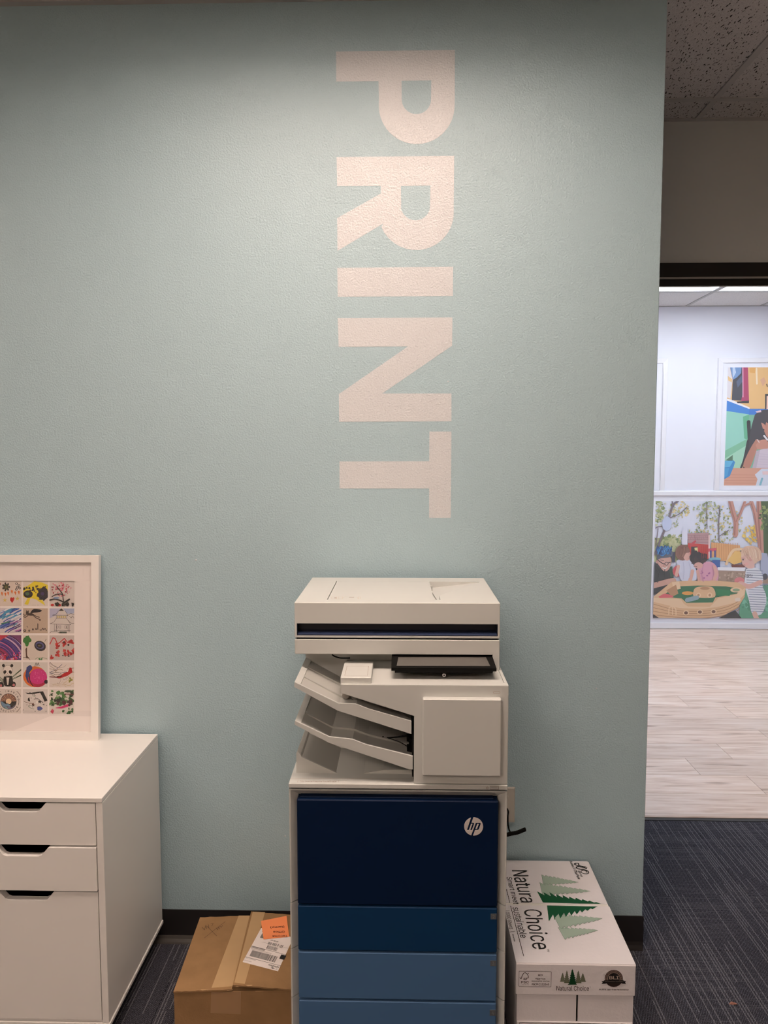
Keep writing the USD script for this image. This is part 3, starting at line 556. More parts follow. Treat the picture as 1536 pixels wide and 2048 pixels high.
def art_logo(c):
    c.bg(L(214, 204, 197)); c0 = (.49, .5)
    for a0, a1 in ((-80, -30), (20, 75), (105, 150), (-155, -105)):
        pass
    for a0, a1, r_ in ((-52, -22, .52), (25, 52, .52), (128, 155, .52), (-158, -128, .52), (-8, 22, .415), (158, 188, .415)): c.line(arc(*c0, r_ * 1.02, r_ * 1.02, a0, a1, 8), .016, INK, cap=2)
    c.dot(c0, .325, INK); sun = (.495, .49)
    for k in range(12):
        a0, a1 = 180 + k * 15 + 1.5, 180 + k * 15 + 13.5; c.poly(arc(*c0, .305, .305, a0, a1, 4) + arc(*c0, .135, .135, a1, a0, 4), L(172, 128, 105) if k % 2 else L(150, 108, 92))
    c.dot(sun, .115, L(226, 196, 160))
    disc = Point(c0).buffer(.305, quad_segs=8)
    for pts, col in (([(0, .56), (.22, .48), (.33, .56), (.4, .6), (.44, .56), (.58, .64), (.6, 1), (0, 1)], L(110, 140, 165)), ([(.35, .75), (.45, .68), (.62, .74), (.8, .58), (1, .55), (1, 1), (.3, 1)], L(120, 112, 140)), ([(.2, .8), (.4, .7), (.5, .78), (.62, .82), (.5, 1), (.2, 1)], L(125, 160, 165))):
        c.shape(Polygon(pts).intersection(disc), INK); c.shape(Polygon(pts).buffer(-.012).intersection(disc), col)
    def ring(t, a0, a1, r_, flip):
        n = len(t)
        for i, ch_ in enumerate(t):
            if ch_ == ' ': continue
            a = math.radians(a0 + (a1 - a0) * i / (n - 1)); p = np.array([c0[0] + r_ * math.cos(a), c0[1] + r_ * math.sin(a)]); radial = np.array([math.cos(a), math.sin(a)]); tang = np.array([-math.sin(a), math.cos(a)])
            al, up = (tang, radial) if not flip else (-tang, -radial); w = .022 if ch_ == 'I' else .055
            c.text(ch_, p - al * w / 2 - (0 if not flip else 0) * up, al, up, w, .065, INK, bold=True)
    ring('THE IMAGINE', -168, -12, .385, False); ring('INSTITUTE', 148, 32, .445, True)
def art_ink(c):
    c.bg(L(208, 200, 196)); c.poly([(.1, .14), (.3, .15), (.6, .1), (.82, .08), (.9, .25), (1, .45), (.88, .5), (.78, .28), (.7, .14), (.4, .2), (.2, .2)], BLACK)
    c.poly([(.2, .38), (.26, .32), (.3, .5), (.2, .46)], BLACK); c.line(smoothline([(.45, .4), (.6, .38), (.7, .45), (.8, .52)]), .02, INK); c.poly(blob(R, (.68, .5), .08, .4, 9, .6), BLACK); c.dot((.58, .52), .05, L(225, 220, 215))
    c.line([(.05, .5), (.3, .57), (.5, .62)], .016, L(110, 80, 60)); c.poly(blob(R, (.43, .64), .07, .7, 9), L(80, 30, 30)); c.poly(blob(R, (.68, .78), .1, .35, 10, .7), L(60, 75, 150))
    scribble(c, R, 8, [INK, L(120, 140, 120)], (.008, .02), (0, .2, 1, .9), .12)
    for _ in range(14): c.poly(blob(R, (R.uniform(0, 1), R.uniform(.1, .9)), .018, .6, 6), R.choice([INK, L(60, 70, 70)]))
def art_green(c):
    c.bg(L(214, 206, 200))
    for _ in range(60): c.poly(blob(R, (R.uniform(0, .95), R.uniform(.02, .6) if R.random() < .6 else R.uniform(.35, .62)), R.uniform(.03, .08), .5, 8), R.choice([L(45, 95, 45), L(70, 120, 60), L(40, 60, 38), L(95, 140, 85)]))
    for _ in range(16): c.poly(blob(R, (R.uniform(.3, .9), R.uniform(.42, .62)), .06, .5, 8), R.choice([L(80, 35, 40), L(45, 45, 38)]))
    c.poly([(.2, .75), (.5, .68), (.75, .58), (.78, .68), (.5, .76)], L(205, 45, 110)); c.poly([(.05, .9), (.12, .78), (.2, .85), (.15, .98)], L(195, 70, 95))
    for _ in range(12): c.poly(blob(R, (R.uniform(.2, .95), R.uniform(.75, 1)), .05, .6, 7), R.choice([L(80, 120, 75), L(215, 205, 200), L(60, 100, 60)]))
    c.dot((.78, .07), .17, L(40, 75, 45), .045); c.line([(.62, .18), (1, .2)], .03, L(120, 50, 60))
def art_free(pal, seed):
    def f(c):
        r = random.Random(seed); c.bg(paper); scribble(c, r, 26, pal, (.03, .09), (0, 0, 1, 1), .3)
    return f
grid = [[art_turtle, art_yellow, art_cherry], [art_wave, art_flyer, art_pagoda], [art_swirl, art_tree_eye, art_red], [art_panda, art_fruit, art_scratch], [art_logo, art_ink, art_green]]
for row in range(5):
    for col in range(5):
        c = Cell(col, row)
        (grid[row][col - 2] if col >= 2 else art_free([GREEN, YEL, ORA, RED] if (row + col) % 2 else [BLUE, PUR, PINK, L(80, 160, 160)], row * 7 + col))(c)
        c.build(fr, 'art_print')

# ================================================================== PRINTER
PY, PB, XL, XR = 1.66, 2.13, -.2594, .2401
zf = lambda py, Y=PY: float(aty(800, py, Y)[2]); xf = lambda px, py=1500, Y=PY: float(aty(px, py, Y)[0])
pr = thing('printer', 'tall light grey office printer with blue drawer fronts, in the middle of the aqua wall', 'printer', (-.01, 1.9, 0))
seams = [1808.3, 1900.6, 1997.8]; zs = [zf(s) for s in seams]; ZT = zf(1578)
W = 'printer_white'
part(pr, 'cabinet_body', bx(-.238, .217, 1.682, PB, .045, .715), 'printer_grey')
levels = [.040] + [zs[2], zs[1], zs[0]] + [zf(1579.5)]
for lo, hi in zip(levels[:-1], levels[1:]):
    for xo, s in ((XL, 1), (XR, -1)):
        part(pr, 'side_rail', prism([(xo, PB), (xo, 1.661), (xo + s * .001, PY), (xo + s * .0035, PY), (xo + s * .0195, 1.676), (xo + s * .0195, PB)], 'z', lo + .0012, hi - .0016), W)
part(pr, 'top_bevel', prism([(PY, zf(1579.5) - .0012), (PY, zf(1582.5)), (1.680, zf(1598)), (1.72, zf(1598)), (1.72, zf(1579.5) - .0012)], 'x', XL + .0036, XR - .0036), W)
part(pr, 'base_plinth', bx(XL + .01, XR - .01, 1.69, PB - .02, .03, .12), 'printer_dark')
for wx in (XL + .06, XR - .06):
    for wy in (1.74, 2.06):
        c = trimesh.creation.cylinder(.026, .02, sections=20); c.apply_transform(trimesh.transformations.rotation_matrix(math.pi / 2, [0, 1, 0])); c.apply_translation([wx, wy, .026]); part(pr, 'caster', c, 'black_plastic')
DY = 1.652
x0d, x1d = float(aty(595.6, 1811, DY)[0]), float(aty(994.8, 1813, DY)[0]); zd = lambda py: float(aty(796, py, DY)[2])
fd = part(pr, 'front_door', bx(x0d, x1d, DY, 1.70, zd(1811.0), zd(1601.2), .0022), 'navy', 'dark navy upper front door')
part(fd, 'door_lip', bx(x0d + .006, x1d - .010, DY + .008, 1.69, zd(1601.2) - .001, zd(1598.4), .001), 'navy')
dr = []
for k, (a, b_) in enumerate(((1903.3, 1814.2), (2000.0, 1906.5), (2096.0, 2003.6))):
    d = part(pr, 'drawer', bx(x0d, x1d, DY, 1.70, zd(a), zd(b_), .0022), ('blue_one', 'blue_two', 'blue_three')[k], ('deep blue paper drawer with a small 2 tag', 'steel blue paper drawer with a small 3 tag', 'steel blue bottom paper drawer with a small 4 tag')[k])
    ty0, ty1 = ((1824.6, 1835.8), (1918, 1929), (2016.5, 2028))[k]; tx0, tx1 = ((981.4, 993.2), (980.8, 992.2), (979.6, 991.8))[k]
    u0, u1 = aty(tx0, ty0, DY - .0006)[0], min(aty(tx1, ty0, DY - .0006)[0], x1d - .0005)
    part(d, 'number_tag', bx(u0, u1, DY - .0007, DY + .002, zd(ty1), zd(ty0), .0003), 'tag_grey')
    p = Print((u0, DY - .0007, zd(ty1)), (1, 0, 0), (0, 0, 1)); hh = zd(ty0) - zd(ty1); p.text(str(k + 2), ((u1 - u0) / 2 - .0022, hh * .2), (1, 0), (0, 1), .0045, hh * .6, L(120, 125, 128), True); p.build(d, 'tag_number')
# round maker's emblem on the door
q = zz(900, 1620, 15.36); em = Print((0, DY - .0002, 0), (1, 0, 0), (0, 0, 1))
ec = em.uv(*q((725, 503))[0]); er = abs(em.uv(*q((1016, 503))[0])[0] - ec[0])
disc = Point(ec).buffer(er, quad_segs=12)
def E(*pts): return Polygon([em.uv(*p) for p in q(*pts)])
hp_ = union_all([E((654, 200), (728, 200), (578, 614), (520, 614)), E((640, 388), (715, 386), (742, 404), (738, 432), (672, 614), (622, 614), (690, 425), (640, 425)),
                 E((795, 390), (850, 390), (700, 800), (640, 800)), E((800, 390), (925, 390), (944, 412), (938, 440), (884, 590), (858, 612), (745, 612), (760, 578), (828, 578), (885, 428), (800, 428))])
disc_m = disc.difference(hp_)
g3 = cat(*[prism(g, 'y', DY - .0009, DY + .0005) for g in disc_m.geoms if g.area > 1e-8])
part(fd, 'emblem', g3, 'badge_grey', 'round silver maker emblem with cut-out letters')
# middle deck: paper well with the front lip
ZD = zf(1567.4)
part(pr, 'output_deck', bx(XL, XR, PY - .004, PB, ZT + .0014, ZD, .0012), W)
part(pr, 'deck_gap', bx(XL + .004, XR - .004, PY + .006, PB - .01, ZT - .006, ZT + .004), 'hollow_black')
p = Print((0, PY - .0041, 0), (1, 0, 0), (0, 0, 1)); gcol = L(120, 105, 98)
c0 = p.uv(974.5, 1575.8); p.line([(c0[0] + .0026 * math.cos(t), c0[1] + .0026 * math.sin(t)) for t in np.linspace(math.radians(120), math.radians(420), 14)], .0007, gcol); p.line([c0, (c0[0], c0[1] + .003)], .0007, gcol)
a, b_ = p.uv(980.3, 1578.3), p.uv(997.5, 1573.4); ring_ = sbox(a[0], a[1], b_[0], b_[1]); p.shape(ring_.buffer(.0004).difference(ring_.buffer(-.0004)), gcol); m_ = (a[1] + b_[1]) / 2; p.line([(a[0] + .0025, m_), (b_[0] - .0025, m_)], .0011, L(60, 52, 50)); p.build(pr, 'button_print')
p = Print((0, 0, ZD + .0001), (1, 0, 0), (0, 1, 0)); a, b_ = p.uv(599.5, 1563.6), p.uv(672.8, 1563.6)
p.text('Color LaserJet Enterprise Flow MFP 6800', a, (1, 0), (0, 1), b_[0] - a[0], .0064, L(135, 112, 100))
for px in (595, 676.5): t0 = p.uv(px, 1564.5); p.line([t0, (t0[0], t0[1] + .010)], .0006, L(165, 140, 125))
s0, s1 = p.uv(581, 1557.2), p.uv(828, 1557.4); p.line([s0, s1], .0009, L(190, 172, 158)); p.build(pr, 'model_print')
Y2 = 1.713; P2 = lambda *pts: [(float(aty(x, y, Y2)[0]), float(aty(x, y, Y2)[2])) for x, y in pts]
zlow = ZD - .002
BY = 1.865                                                     # wall behind the trays
XBL = xf(588.2, 1373)
ramp = P2((592.4, 1507), (594, 1504.5), (601, 1509), (603.5, 1514), (674.5, 1546.6)); 
part(pr, 'paper_ramp', cat(prism(ramp + [(ramp[-1][0], zlow), (ramp[0][0], zlow)], 'y', Y2, Y2 + .005)), W)
part(pr, 'well_floor', prism([(x, z - .0012) for x, z in ramp] + [(ramp[-1][0], zlow), (ramp[0][0], zlow)], 'y', Y2 + .0045, BY), 'tray_shaded')
rs = P2((604, 1521), (668, 1547)); 
part(pr, 'well_block', prism(P2((728, 1546.5), (768, 1539.6), (829, 1539.6)) + [(P2((829, 1540))[0][0], zlow), (P2((728, 1540))[0][0], zlow)], 'y', Y2, BY), W)
XB = xf(828, 1480)
part(pr, 'rear_body', bx(XBL, XR - .006, BY, PB, ZD, zf(1309, 1.777) + .001), W)
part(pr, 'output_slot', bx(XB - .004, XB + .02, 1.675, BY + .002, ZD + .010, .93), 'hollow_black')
# right-hand body with the slanted wedge reaching left
zw = [zf(1370), zf(1387), zf(1432)]; xw = xf(681, 1378)
fas = Polygon([(xw, zw[0]), (xw, zw[1]), (XB, zw[2]), (XB, ZD + .001), (XR, ZD + .001), (XR, zw[0])])
part(pr, 'right_fascia', cat(prism(fas.buffer(-.0008, join_style=2), 'y', PY, PY + .001), prism(fas, 'y', PY + .0008, PY + .020)), W)
part(pr, 'right_body', bx(XB + .004, XR, PY + .0195, PB, ZD + .0008, zw[0] - .002), W)
part(pr, 'wedge_floor', prism([(xw + .001, zw[1] + .0015), (XB + .006, zw[2] + .0015), (XB + .006, zw[2] + .006), (xw + .001, zw[1] + .005)], 'y', PY + .019, BY), 'printer_grey')
part(pr, 'top_deck', bx(xw, XR - .0082, PY + .019, BY + .01, zw[0] - .0135, zw[0] - .0001), W)
part(pr, 'side_cover', bx(XR - .0072, XR, PY + .0195, BY + .01, zw[0] - .0135, zw[0] + .0006, .0006), W)
pd = PY - .0155
sdr = part(pr, 'side_door', bx(aty(845.2, 1500, pd)[0], aty(1002.3, 1500, pd)[0], pd, PY + .002, float(aty(920, 1552.7, pd)[2]), float(aty(920, 1398.4, pd)[2]), .0022), W)
p = Print((0, PY - .0002, 0), (1, 0, 0), (0, 0, 1)); a, b_ = p.uv(987, 1386.5), p.uv(999.5, 1383.2); oval = LineString([(a[0] + .002, (a[1] + b_[1]) / 2), (b_[0] - .002, (a[1] + b_[1]) / 2)]).buffer(.0024)
p.shape(oval.buffer(.0005).difference(oval.buffer(-.0003)), L(176, 164, 150)); p.build(pr, 'status_mark')
for px, rr in ((692, .0085), (709, .006)):
    c = trimesh.creation.cylinder(rr, .02, sections=18); c.apply_transform(trimesh.transformations.rotation_matrix(math.pi / 2, [1, 0, 0])); c.apply_translation([xf(px, 1389, 1.72), 1.72, float(aty(px, 1388 + (px - 692) * .3, 1.72)[2])]); part(pr, 'roller', c, 'printer_grey')
# output trays
def tray(top, bot, y0, ribs):
    g = lambda pts: [(xf(x, y), zf(y)) for x, y in pts]
    T_, B_ = g(top), g(bot); low = [(x, z - .0075) for x, z in T_]
    t = part(pr, 'output_tray', prism([(T_[0][0] + .004, T_[0][1] - .004)] + low[1:] + B_[::-1], 'y', PY + .006, BY), 'tray_shaded')
    part(t, 'tray_rim', prism(T_ + B_[::-1], 'y', PY, PY + .0062), W)
    lft = [T_[0], (T_[0][0] + .013, T_[0][1] - .0062), (T_[0][0] + .013, T_[0][1] - .013), B_[0]]
    part(t, 'end_rim', prism(lft, 'y', PY + .006, BY), W)
    for ya_, yb_, lift in ribs:
        part(t, 'tray_rib', prism([(x, z + lift) for x, z in low[1:]] [::1] + [(x, z - .001) for x, z in low[1:]][::-1] if False else [(low[0][0] + .012, low[0][1] - .0035 + lift)] + [(x, z + lift) for x, z in low[1:]] + [(x, z - .001) for x, z in low[1:]][::-1] + [(low[0][0] + .012, low[0][1] - .0065)], 'y', ya_, yb_), 'tray_shaded')
tray([(589, 1365.5), (677, 1408), (712, 1408.8), (738, 1418.8), (823, 1442.3)], [(588.3, 1375.2), (675.5, 1422.3), (823, 1468)], PY, [(1.725, 1.738, .0045), (1.80, 1.822, .006)])
tray([(590, 1443.5), (659, 1475.5), (704, 1479.8), (733, 1490.5), (825.5, 1512.6)], [(589, 1450.6), (657.5, 1486.6), (818, 1538.4), (825.5, 1538.8)], PY, [(1.735, 1.748, .0045)])
Yq = 1.72
fl = lambda *pts: [np.array(aty(x, y, Yq)) for x, y in pts]
part(pr, 'sensor_lever', cat(tube(fl((824, 1470), (795, 1474), (774, 1475.5)), [.0022, .0018, .0012]), tube(fl((774, 1475), (800, 1484), (822, 1497)), .0010), tube(fl((765, 1473), (767, 1474)), .0018), tube(fl((816, 1474), (826, 1484)), .004)), 'black_plastic')
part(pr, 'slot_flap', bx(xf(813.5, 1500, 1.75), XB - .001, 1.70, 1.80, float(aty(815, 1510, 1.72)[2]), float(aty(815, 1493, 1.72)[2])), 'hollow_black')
part(pr, 'feed_wire', tube(np.array([aty(801, 1425, 1.70), aty(812, 1431.5, 1.70), aty(822, 1438, 1.70)]), .0009), 'steel')
part(pr, 'cable_loop', tube(smoothline(np.array([aty(664, 1309, 1.84), aty(670, 1313, 1.84), aty(682, 1316, 1.84), aty(700, 1316, 1.84)])), .0016), 'black_plastic')
# card reader block and tilting touch panel on the top deck
CYr = 1.668; zr = float(aty(712, 1354.8, CYr)[2]); cr = part(pr, 'card_reader', bx(aty(680.8, 1360, CYr)[0], aty(742.4, 1360, CYr)[0], CYr, 1.80, zw[0] - .001, zr, .0012), W)
p = Print((0, 0, zr + .0001), (1, 0, 0), (0, 1, 0)); quad = Polygon([p.uv(689.6, 1351.2), p.uv(734.6, 1351.2), p.uv(737.2, 1332.2), p.uv(694.2, 1332.2)]); p.shape(quad.buffer(.0005).difference(quad.buffer(-.0003)), L(150, 138, 128)); p.build(cr, 'pad_outline')
yt = 1.700; tf = np.array(aty(782.7, 1335.6, yt)); tr_ = np.array(aty(993, 1336.6, yt)); zt0 = float((tf[2] + tr_[2]) / 2)
yb2 = 1.79; zt1 = float(aty(888, 1309.4, yb2)[2]) + .0002; th = float(zt0 - aty(888, 1341.8, yt)[2])
sl = (zt1 - zt0) / (yb2 - yt)
body = [(yt, zt0), (yb2, zt1), (yb2, zt1 - .0035), (yt + .055, zt0 - .0165), (yt + .006, zt0 - .0135), (yt, zt0 - th)]
tb = cut(prism(body, 'x', tf[0], tr_[0]), bx(tf[0] - .01, tf[0] + .008, 1.6, 1.9, zt0 - .05, zt0 - th - .0008), bx(tr_[0] - .008, tr_[0] + .01, 1.6, 1.9, zt0 - .05, zt0 - th - .0008))
cp = part(pr, 'control_panel', tb, 'black_plastic', 'black touch screen panel')
def onp(px, py):  # point on the tilted screen face
    n = np.array([0, -sl, 1.0]); d = ray(px, py); t = np.dot(np.array([0, yt, zt0]) - EYE, n) / np.dot(d, n); return EYE + d * t
A_, B2, C2, D2 = onp(793.2, 1332), onp(980.5, 1332.4), onp(971.8, 1314.8), onp(796.8, 1314.4)
nn = np.array([0, -sl, 1.0]); nn /= np.linalg.norm(nn)
part(cp, 'screen', hull([v + nn * h for v in (A_, B2, C2, D2) for h in (-.001, .0004)]), 'screen_glass', 'grey reflecting touch screen')
kb = trimesh.creation.cylinder(.0042, .008, sections=20); kb.apply_transform(trimesh.transformations.rotation_matrix(math.pi / 2, [1, 0, 0])); kc = aty(888, 1349.5, 1.712); kb.apply_translation(kc); part(cp, 'lock', kb, 'steel')
kb = trimesh.creation.cylinder(.0018, .0084, sections=12); kb.apply_transform(trimesh.transformations.rotation_matrix(math.pi / 2, [1, 0, 0])); kb.apply_translation(kc - np.array([0, .0003, 0])); part(cp, 'key_hole', kb, 'black_plastic')
part(cp, 'panel_foot', bx(.03, .13, 1.765, 1.80, zw[0] - .001, zt0 - .004), 'printer_dark')
# scanner
SY, SB = 1.777, 2.14; zsn = lambda py: float(aty(800, py, SY)[2]); SXL, SXR = -.2596, .2344
ZS = 1.1372
tp = lambda px, py, z=ZS: np.array(atz(px, py, z))
tl, tip, b1, b2 = tp(858.6, 1163.2), tp(958.6, 1164.2), tp(878.6, 1191), tp(868, 1199.6)
v3 = lambda p, z: (p[0], p[1], z)
pocket = hull([v3(tl, ZS + .01), v3(tip, ZS + .01), v3(b1, ZS + .01), v3(tl, ZS - .018), v3(tip, ZS - .0012), v3(b1, ZS - .019)])
pocket2 = hull([v3(p_, z) for p_ in (tl, b1, b2, tp(880.8, 1199.6)) for z in (ZS + .01, ZS - .0235)])
ga, gb = tp(672.6, 1162.6), tp(655.6, 1199.4); gx_ = (ga[0] + gb[0]) / 2
slit = bx(gx_ - .0011, gx_ + .0011, gb[1], ga[1], ZS - .008, ZS + .01)
slit2 = bx(gx_, tl[0], ga[1], ga[1] + .0008, ZS - .0012, ZS + .01)
h0, h1 = float(aty(593.6, 1260, SY)[0]), float(aty(995.6, 1260, SY)[0])
slotc = bx(h0, h1, SY - .01, SY + .028, zsn(1271.9), zsn(1247.6))
lid = part(pr, 'scanner_lid', cut(bx(SXL, SXR, SY, SB, zsn(1276.4), ZS, .0012), pocket, pocket2, slit, slit2, slotc), W)
part(lid, 'handle_recess', cut(bx(h0 + .0001, h1 - .0001, SY + .0008, SY + .029, zsn(1271.9) - .0005, zsn(1247.6) + .0005), bx(h0 + .0016, h1 - .0016, SY - .01, SY + .027, zsn(1271.2), zsn(1248.4))), 'slot_navy', 'navy handle slot')
part(lid, 'handle_lip', prism([(SY + .0016, zsn(1271.0)), (SY + .0016, zsn(1269.6)), (SY + .012, zsn(1266.2)), (SY + .020, zsn(1266.2)), (SY + .020, zsn(1271.0))], 'x', h0 + .0018, h1 - .0018), 'slot_lip_lit')
part(lid, 'paper_stop', bx(b2[0] + .001, b2[0] + .0075, b2[1] + .001, b2[1] + .012, ZS - .024, ZS - .003, .001), W)
part(lid, 'paper_stop', bx(tl[0] + .0005, tl[0] + .007, tl[1] - .045, tl[1] - .040, ZS - .02, ZS - .004, .001), W)
p = Print((0, 0, ZS + .0001), (1, 0, 0), (0, 1, 0)); gc = L(200, 190, 176); gk = L(150, 140, 130)
def pq(x, y): return p.uv(640 + x / 15.36, 1150 + y / 15.36)
def prect(x0, y0, x1, y1, col, hollow=True):
    g = Polygon([pq(x0, y1), pq(x1, y1), pq(x1, y0), pq(x0, y0)]); p.shape(g.difference(g.buffer(-.0011)) if hollow else g, col)
prect(350, 668, 520, 735, gc); prect(440, 690, 505, 715, gk, False); prect(560, 668, 700, 735, gc); p.line([pq(700, 700), pq(780, 668), pq(850, 672)], .0011, gc); prect(890, 676, 1050, 690, gk, False); p.line([pq(1090, 680), pq(1150, 690), pq(1170, 730)], .0011, gc); prect(1170, 670, 1250, 735, gc)
p.build(lid, 'feed_diagram')
part(pr, 'scanner_base', bx(SXL, SXR, SY, SB, zsn(1309.2), zsn(1279.6), .0012), W)
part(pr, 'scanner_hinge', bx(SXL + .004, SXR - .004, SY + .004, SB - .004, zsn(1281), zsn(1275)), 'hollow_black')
part(pr, 'scanner_arm', bx(xf(985, 1320, SY), SXR, SY, BY + .002, zw[0] - .001, zsn(1309.2) + .0015, .001), W)

# ================================================================== OUTLET AND CORD
OY = WY - .0065; ot = thing('wall_outlet', 'white wall outlet plate partly hidden behind the right side of the printer', 'outlet', (.302, WY, .45))
ox1 = float(aty(1030.6, 1600, OY)[0]); ox0 = ox1 - .070; oz1, oz0 = float(aty(1023, 1575.6, OY)[2]), float(aty(1023, 1646.5, OY)[2])
part(ot, 'cover_plate', hull([(x, WY, z) for x in (ox0, ox1) for z in (oz0, oz1)] + [(x, OY, z) for x in (ox0 + .003, ox1 - .003) for z in (oz0 + .003, oz1 - .003)]), 'plate_white')
for zc in ((oz0 + oz1) / 2 + .0195, (oz0 + oz1) / 2 - .0195):
    g = Point(0, 0).buffer(.017, quad_segs=8).intersection(sbox(-.02, -.0145, .02, .0145)); g = affinity.translate(g, ox0 + .035, zc)
    s = part(ot, 'socket', prism(g, 'y', OY - .0018, OY + .001), 'plate_white')
    part(s, 'slots', cat(bx(ox0 + .0285, ox0 + .0305, OY - .0019, OY, zc - .001, zc + .006), bx(ox0 + .0395, ox0 + .0415, OY - .0019, OY, zc - .001, zc + .006)), 'hollow_black')
cordY = 2.135
cp_ = [aty(x, y, cordY) for x, y in ((1000, 1612), (1010, 1613), (1016.2, 1622), (1015.6, 1634), (1016, 1648), (1018.5, 1660), (1022, 1667))]
solo('power_cord', cat(tube(smoothline(cp_), .0022), tube(smoothline([aty(x, y, cordY) for x, y in ((990, 1672), (1008, 1670.5), (1022, 1667.5), (1034, 1665.2), (1046, 1660.5), (1050.5, 1658.8), (1052, 1658.4))], 5), np.concatenate([np.full(26, .0058), [.0057, .0052, .0046, .0036, .002]])[:31])), 'black_plastic', 'black power cord sticking out beside the printer below the outlet', 'cable', smooth=40)

# ================================================================== PRINT HELPERS FOR THE CARTONS AND PHOTOGRAPHS
def textpx(p, t, a, b, top, color, bold=False):
    """baseline runs from point a to point b, capitals reach up to "top" above a"""
    a, b, c = (np.array(p.uv(*v)) for v in (a, b, top)); d = b - a; n = np.linalg.norm(d); e = d / n; up = (c - a) - e * np.dot(c - a, e)
    p.text(t, a, e, up / np.linalg.norm(up), n, np.linalg.norm(up), color, bold)
def fir(b, t, w, tiers, r, sides=(1, -1), flare=.55, jag=.5):
    """outline of a fir from base point b to tip t, half width w; sides: which halves"""
    b, t = np.array(b, float), np.array(t, float); ax = t - b; n = np.array([-ax[1], ax[0]]) / np.linalg.norm(ax)
    out = []
    for s in sides:
        side = []
        for i in range(tiers):
            f0, f1 = i / tiers, (i + .62) / tiers; wo = w * (1 - f0) ** .8 * (1 + r.uniform(-.08, .08)); wi = w * (1 - f1) ** .85 * jag
            side += [b + ax * (f0 - .05 * (1 - f0)) + n * s * wo, b + ax * f1 + n * s * wi]
        side.append(t); out += side if s > 0 else side[::-1]
    if len(sides) == 1: out.append(b)
    g = Polygon(out); return g if g.is_valid else g.buffer(0)

# ================================================================== WHITE PAPER CARTON right of the printer
BX0, BX1, BYF, BYB, BT = .2737, .5575, 1.7096, 2.166, .28
RB = random.Random(3)
pc = thing('paper_carton', 'white printed carton of copy paper with green fir trees, right of the printer', 'box', ((BX0 + BX1) / 2, 1.94, 0))
zl = float(aty(1150, 1990.6, BYF)[2]); yseam0, yseam1 = 1.9395, 1.9508
lid = part(pc, 'lid', cat(bx(BX0, BX1, BYF, BYF + .004, zl, BT - .002, .0012), bx(BX0, BX1, BYB - .004, BYB, zl, BT - .003), bx(BX0, BX0 + .004, BYF + .004, BYB - .004, zl, BT - .003), bx(BX1 - .004, BX1, BYF + .004, BYB - .004, zl, BT - .003),
    hull([(x, y, z) for x in (BX0, BX1) for y, z in ((BYF + .0006, BT - .0045), (BYF + .0022, BT), (yseam0, BT + .0004), (yseam0, BT - .004), (BYF + .0006, BT - .005))])), 'carton_white')
part(lid, 'lid_back_panel', hull([(x, y, z) for x in (BX0, BX1 - .003) for y, z in ((yseam1, BT + .0002), (BYB, BT - .001), (yseam1, BT - .004), (BYB, BT - .004))]), 'carton_white')
part(lid, 'lid_strip', bx(BX0, BX1 - .002, yseam0 - .001, yseam1 + .001, BT - .004, BT - .0008), 'carton_strip')
bi = .0032
zf1, zf2 = float(aty(1150, 2043.5, BYF + bi)[2]), zl + .012
body = part(pc, 'carton_body', bx(BX0 + bi, BX1 - bi, BYF + bi + .003, BYB - bi, 0, BT - .006), 'carton_white')
gx0, gx1 = float(aty(1152.2, 2010, BYF + bi)[0]), float(aty(1156, 2010, BYF + bi)[0])
part(pc, 'front_flap', bx(BX0 + bi, gx0, BYF + bi, BYF + bi + .0031, zf1 - .02, zf2), 'carton_white'); part(pc, 'front_flap', bx(gx1, BX1 - bi, BYF + bi, BYF + bi + .0031, zf1 - .02, zf2), 'carton_white')
part(pc, 'flap_gap', bx(gx0 - .002, gx1 + .002, BYF + bi + .0025, BYF + bi + .0034, zf1 - .02, zf2), 'printer_dark')
part(pc, 'front_panel', bx(BX0 + bi, BX1 - bi, BYF + bi - .0022, BYF + bi + .0031, 0, zf1, .0008), 'carton_white')
p = Print((0, BYF + bi - .0023, 0), (1, 0, 0), (0, 0, 1)); e0, e1 = BX0 + .010, BX1 - .012
p.line([(e0, zf1 - .05), (e0, zf1 - .003), (e1, zf1 - .003), (e1, zf1 - .05)], .0012, L(60, 35, 25)); p.build(pc, 'front_print')
# top print, in two panels
G_D, G_L, G_E = L(6, 82, 48), L(162, 184, 170), L(84, 112, 96)
def top_print(zp, y0, y1): return Print((0, 0, zp), (1, 0, 0), (0, 1, 0), clip=sbox(BX0 + .001, y0, BX1 - .0005, y1))
zA = lambda x, y: (980 + x / 4.518, 1680 + y / 4.518); zB = lambda x, y: (1010 + x / 7.314, 1710 + y / 7.314); zC = lambda x, y: (1010 + x / 15.36, 1800 + y / 15.36)
def tree_px(p, base, tip, half, tiers, col, edge=None, sides=(1, -1)):
    b, t, h_ = (np.array(p.uv(*zA(*v))) for v in (base, tip, half)); w = abs((h_ - b)[1]); g = fir(b, t, w * 1.12, tiers + 1, RB, sides, jag=.64)
    if edge: p.shape(g.buffer(.0006), edge)
    p.shape(g, col)
p = top_print(BT + .0003, yseam1, BYB)
textpx(p, 'Natura', zB(100, 222), zB(236, 694), zB(316, 222), BLACK)
textpx(p, 'Smart meet', zB(20, 322), zB(128, 716), zB(98, 322), INK)
p.line([p.uv(*zB(22, 500)), p.uv(*zB(74, 718))], .0016, INK)
tree_px(p, (490, 362), (797, 382), (482, 318), 8, G_L, G_E); tree_px(p, (484, 445), (905, 463), (476, 392), 9, G_L, G_E); tree_px(p, (478, 565), (1022, 581), (466, 470), 9, G_D, None, (1,))
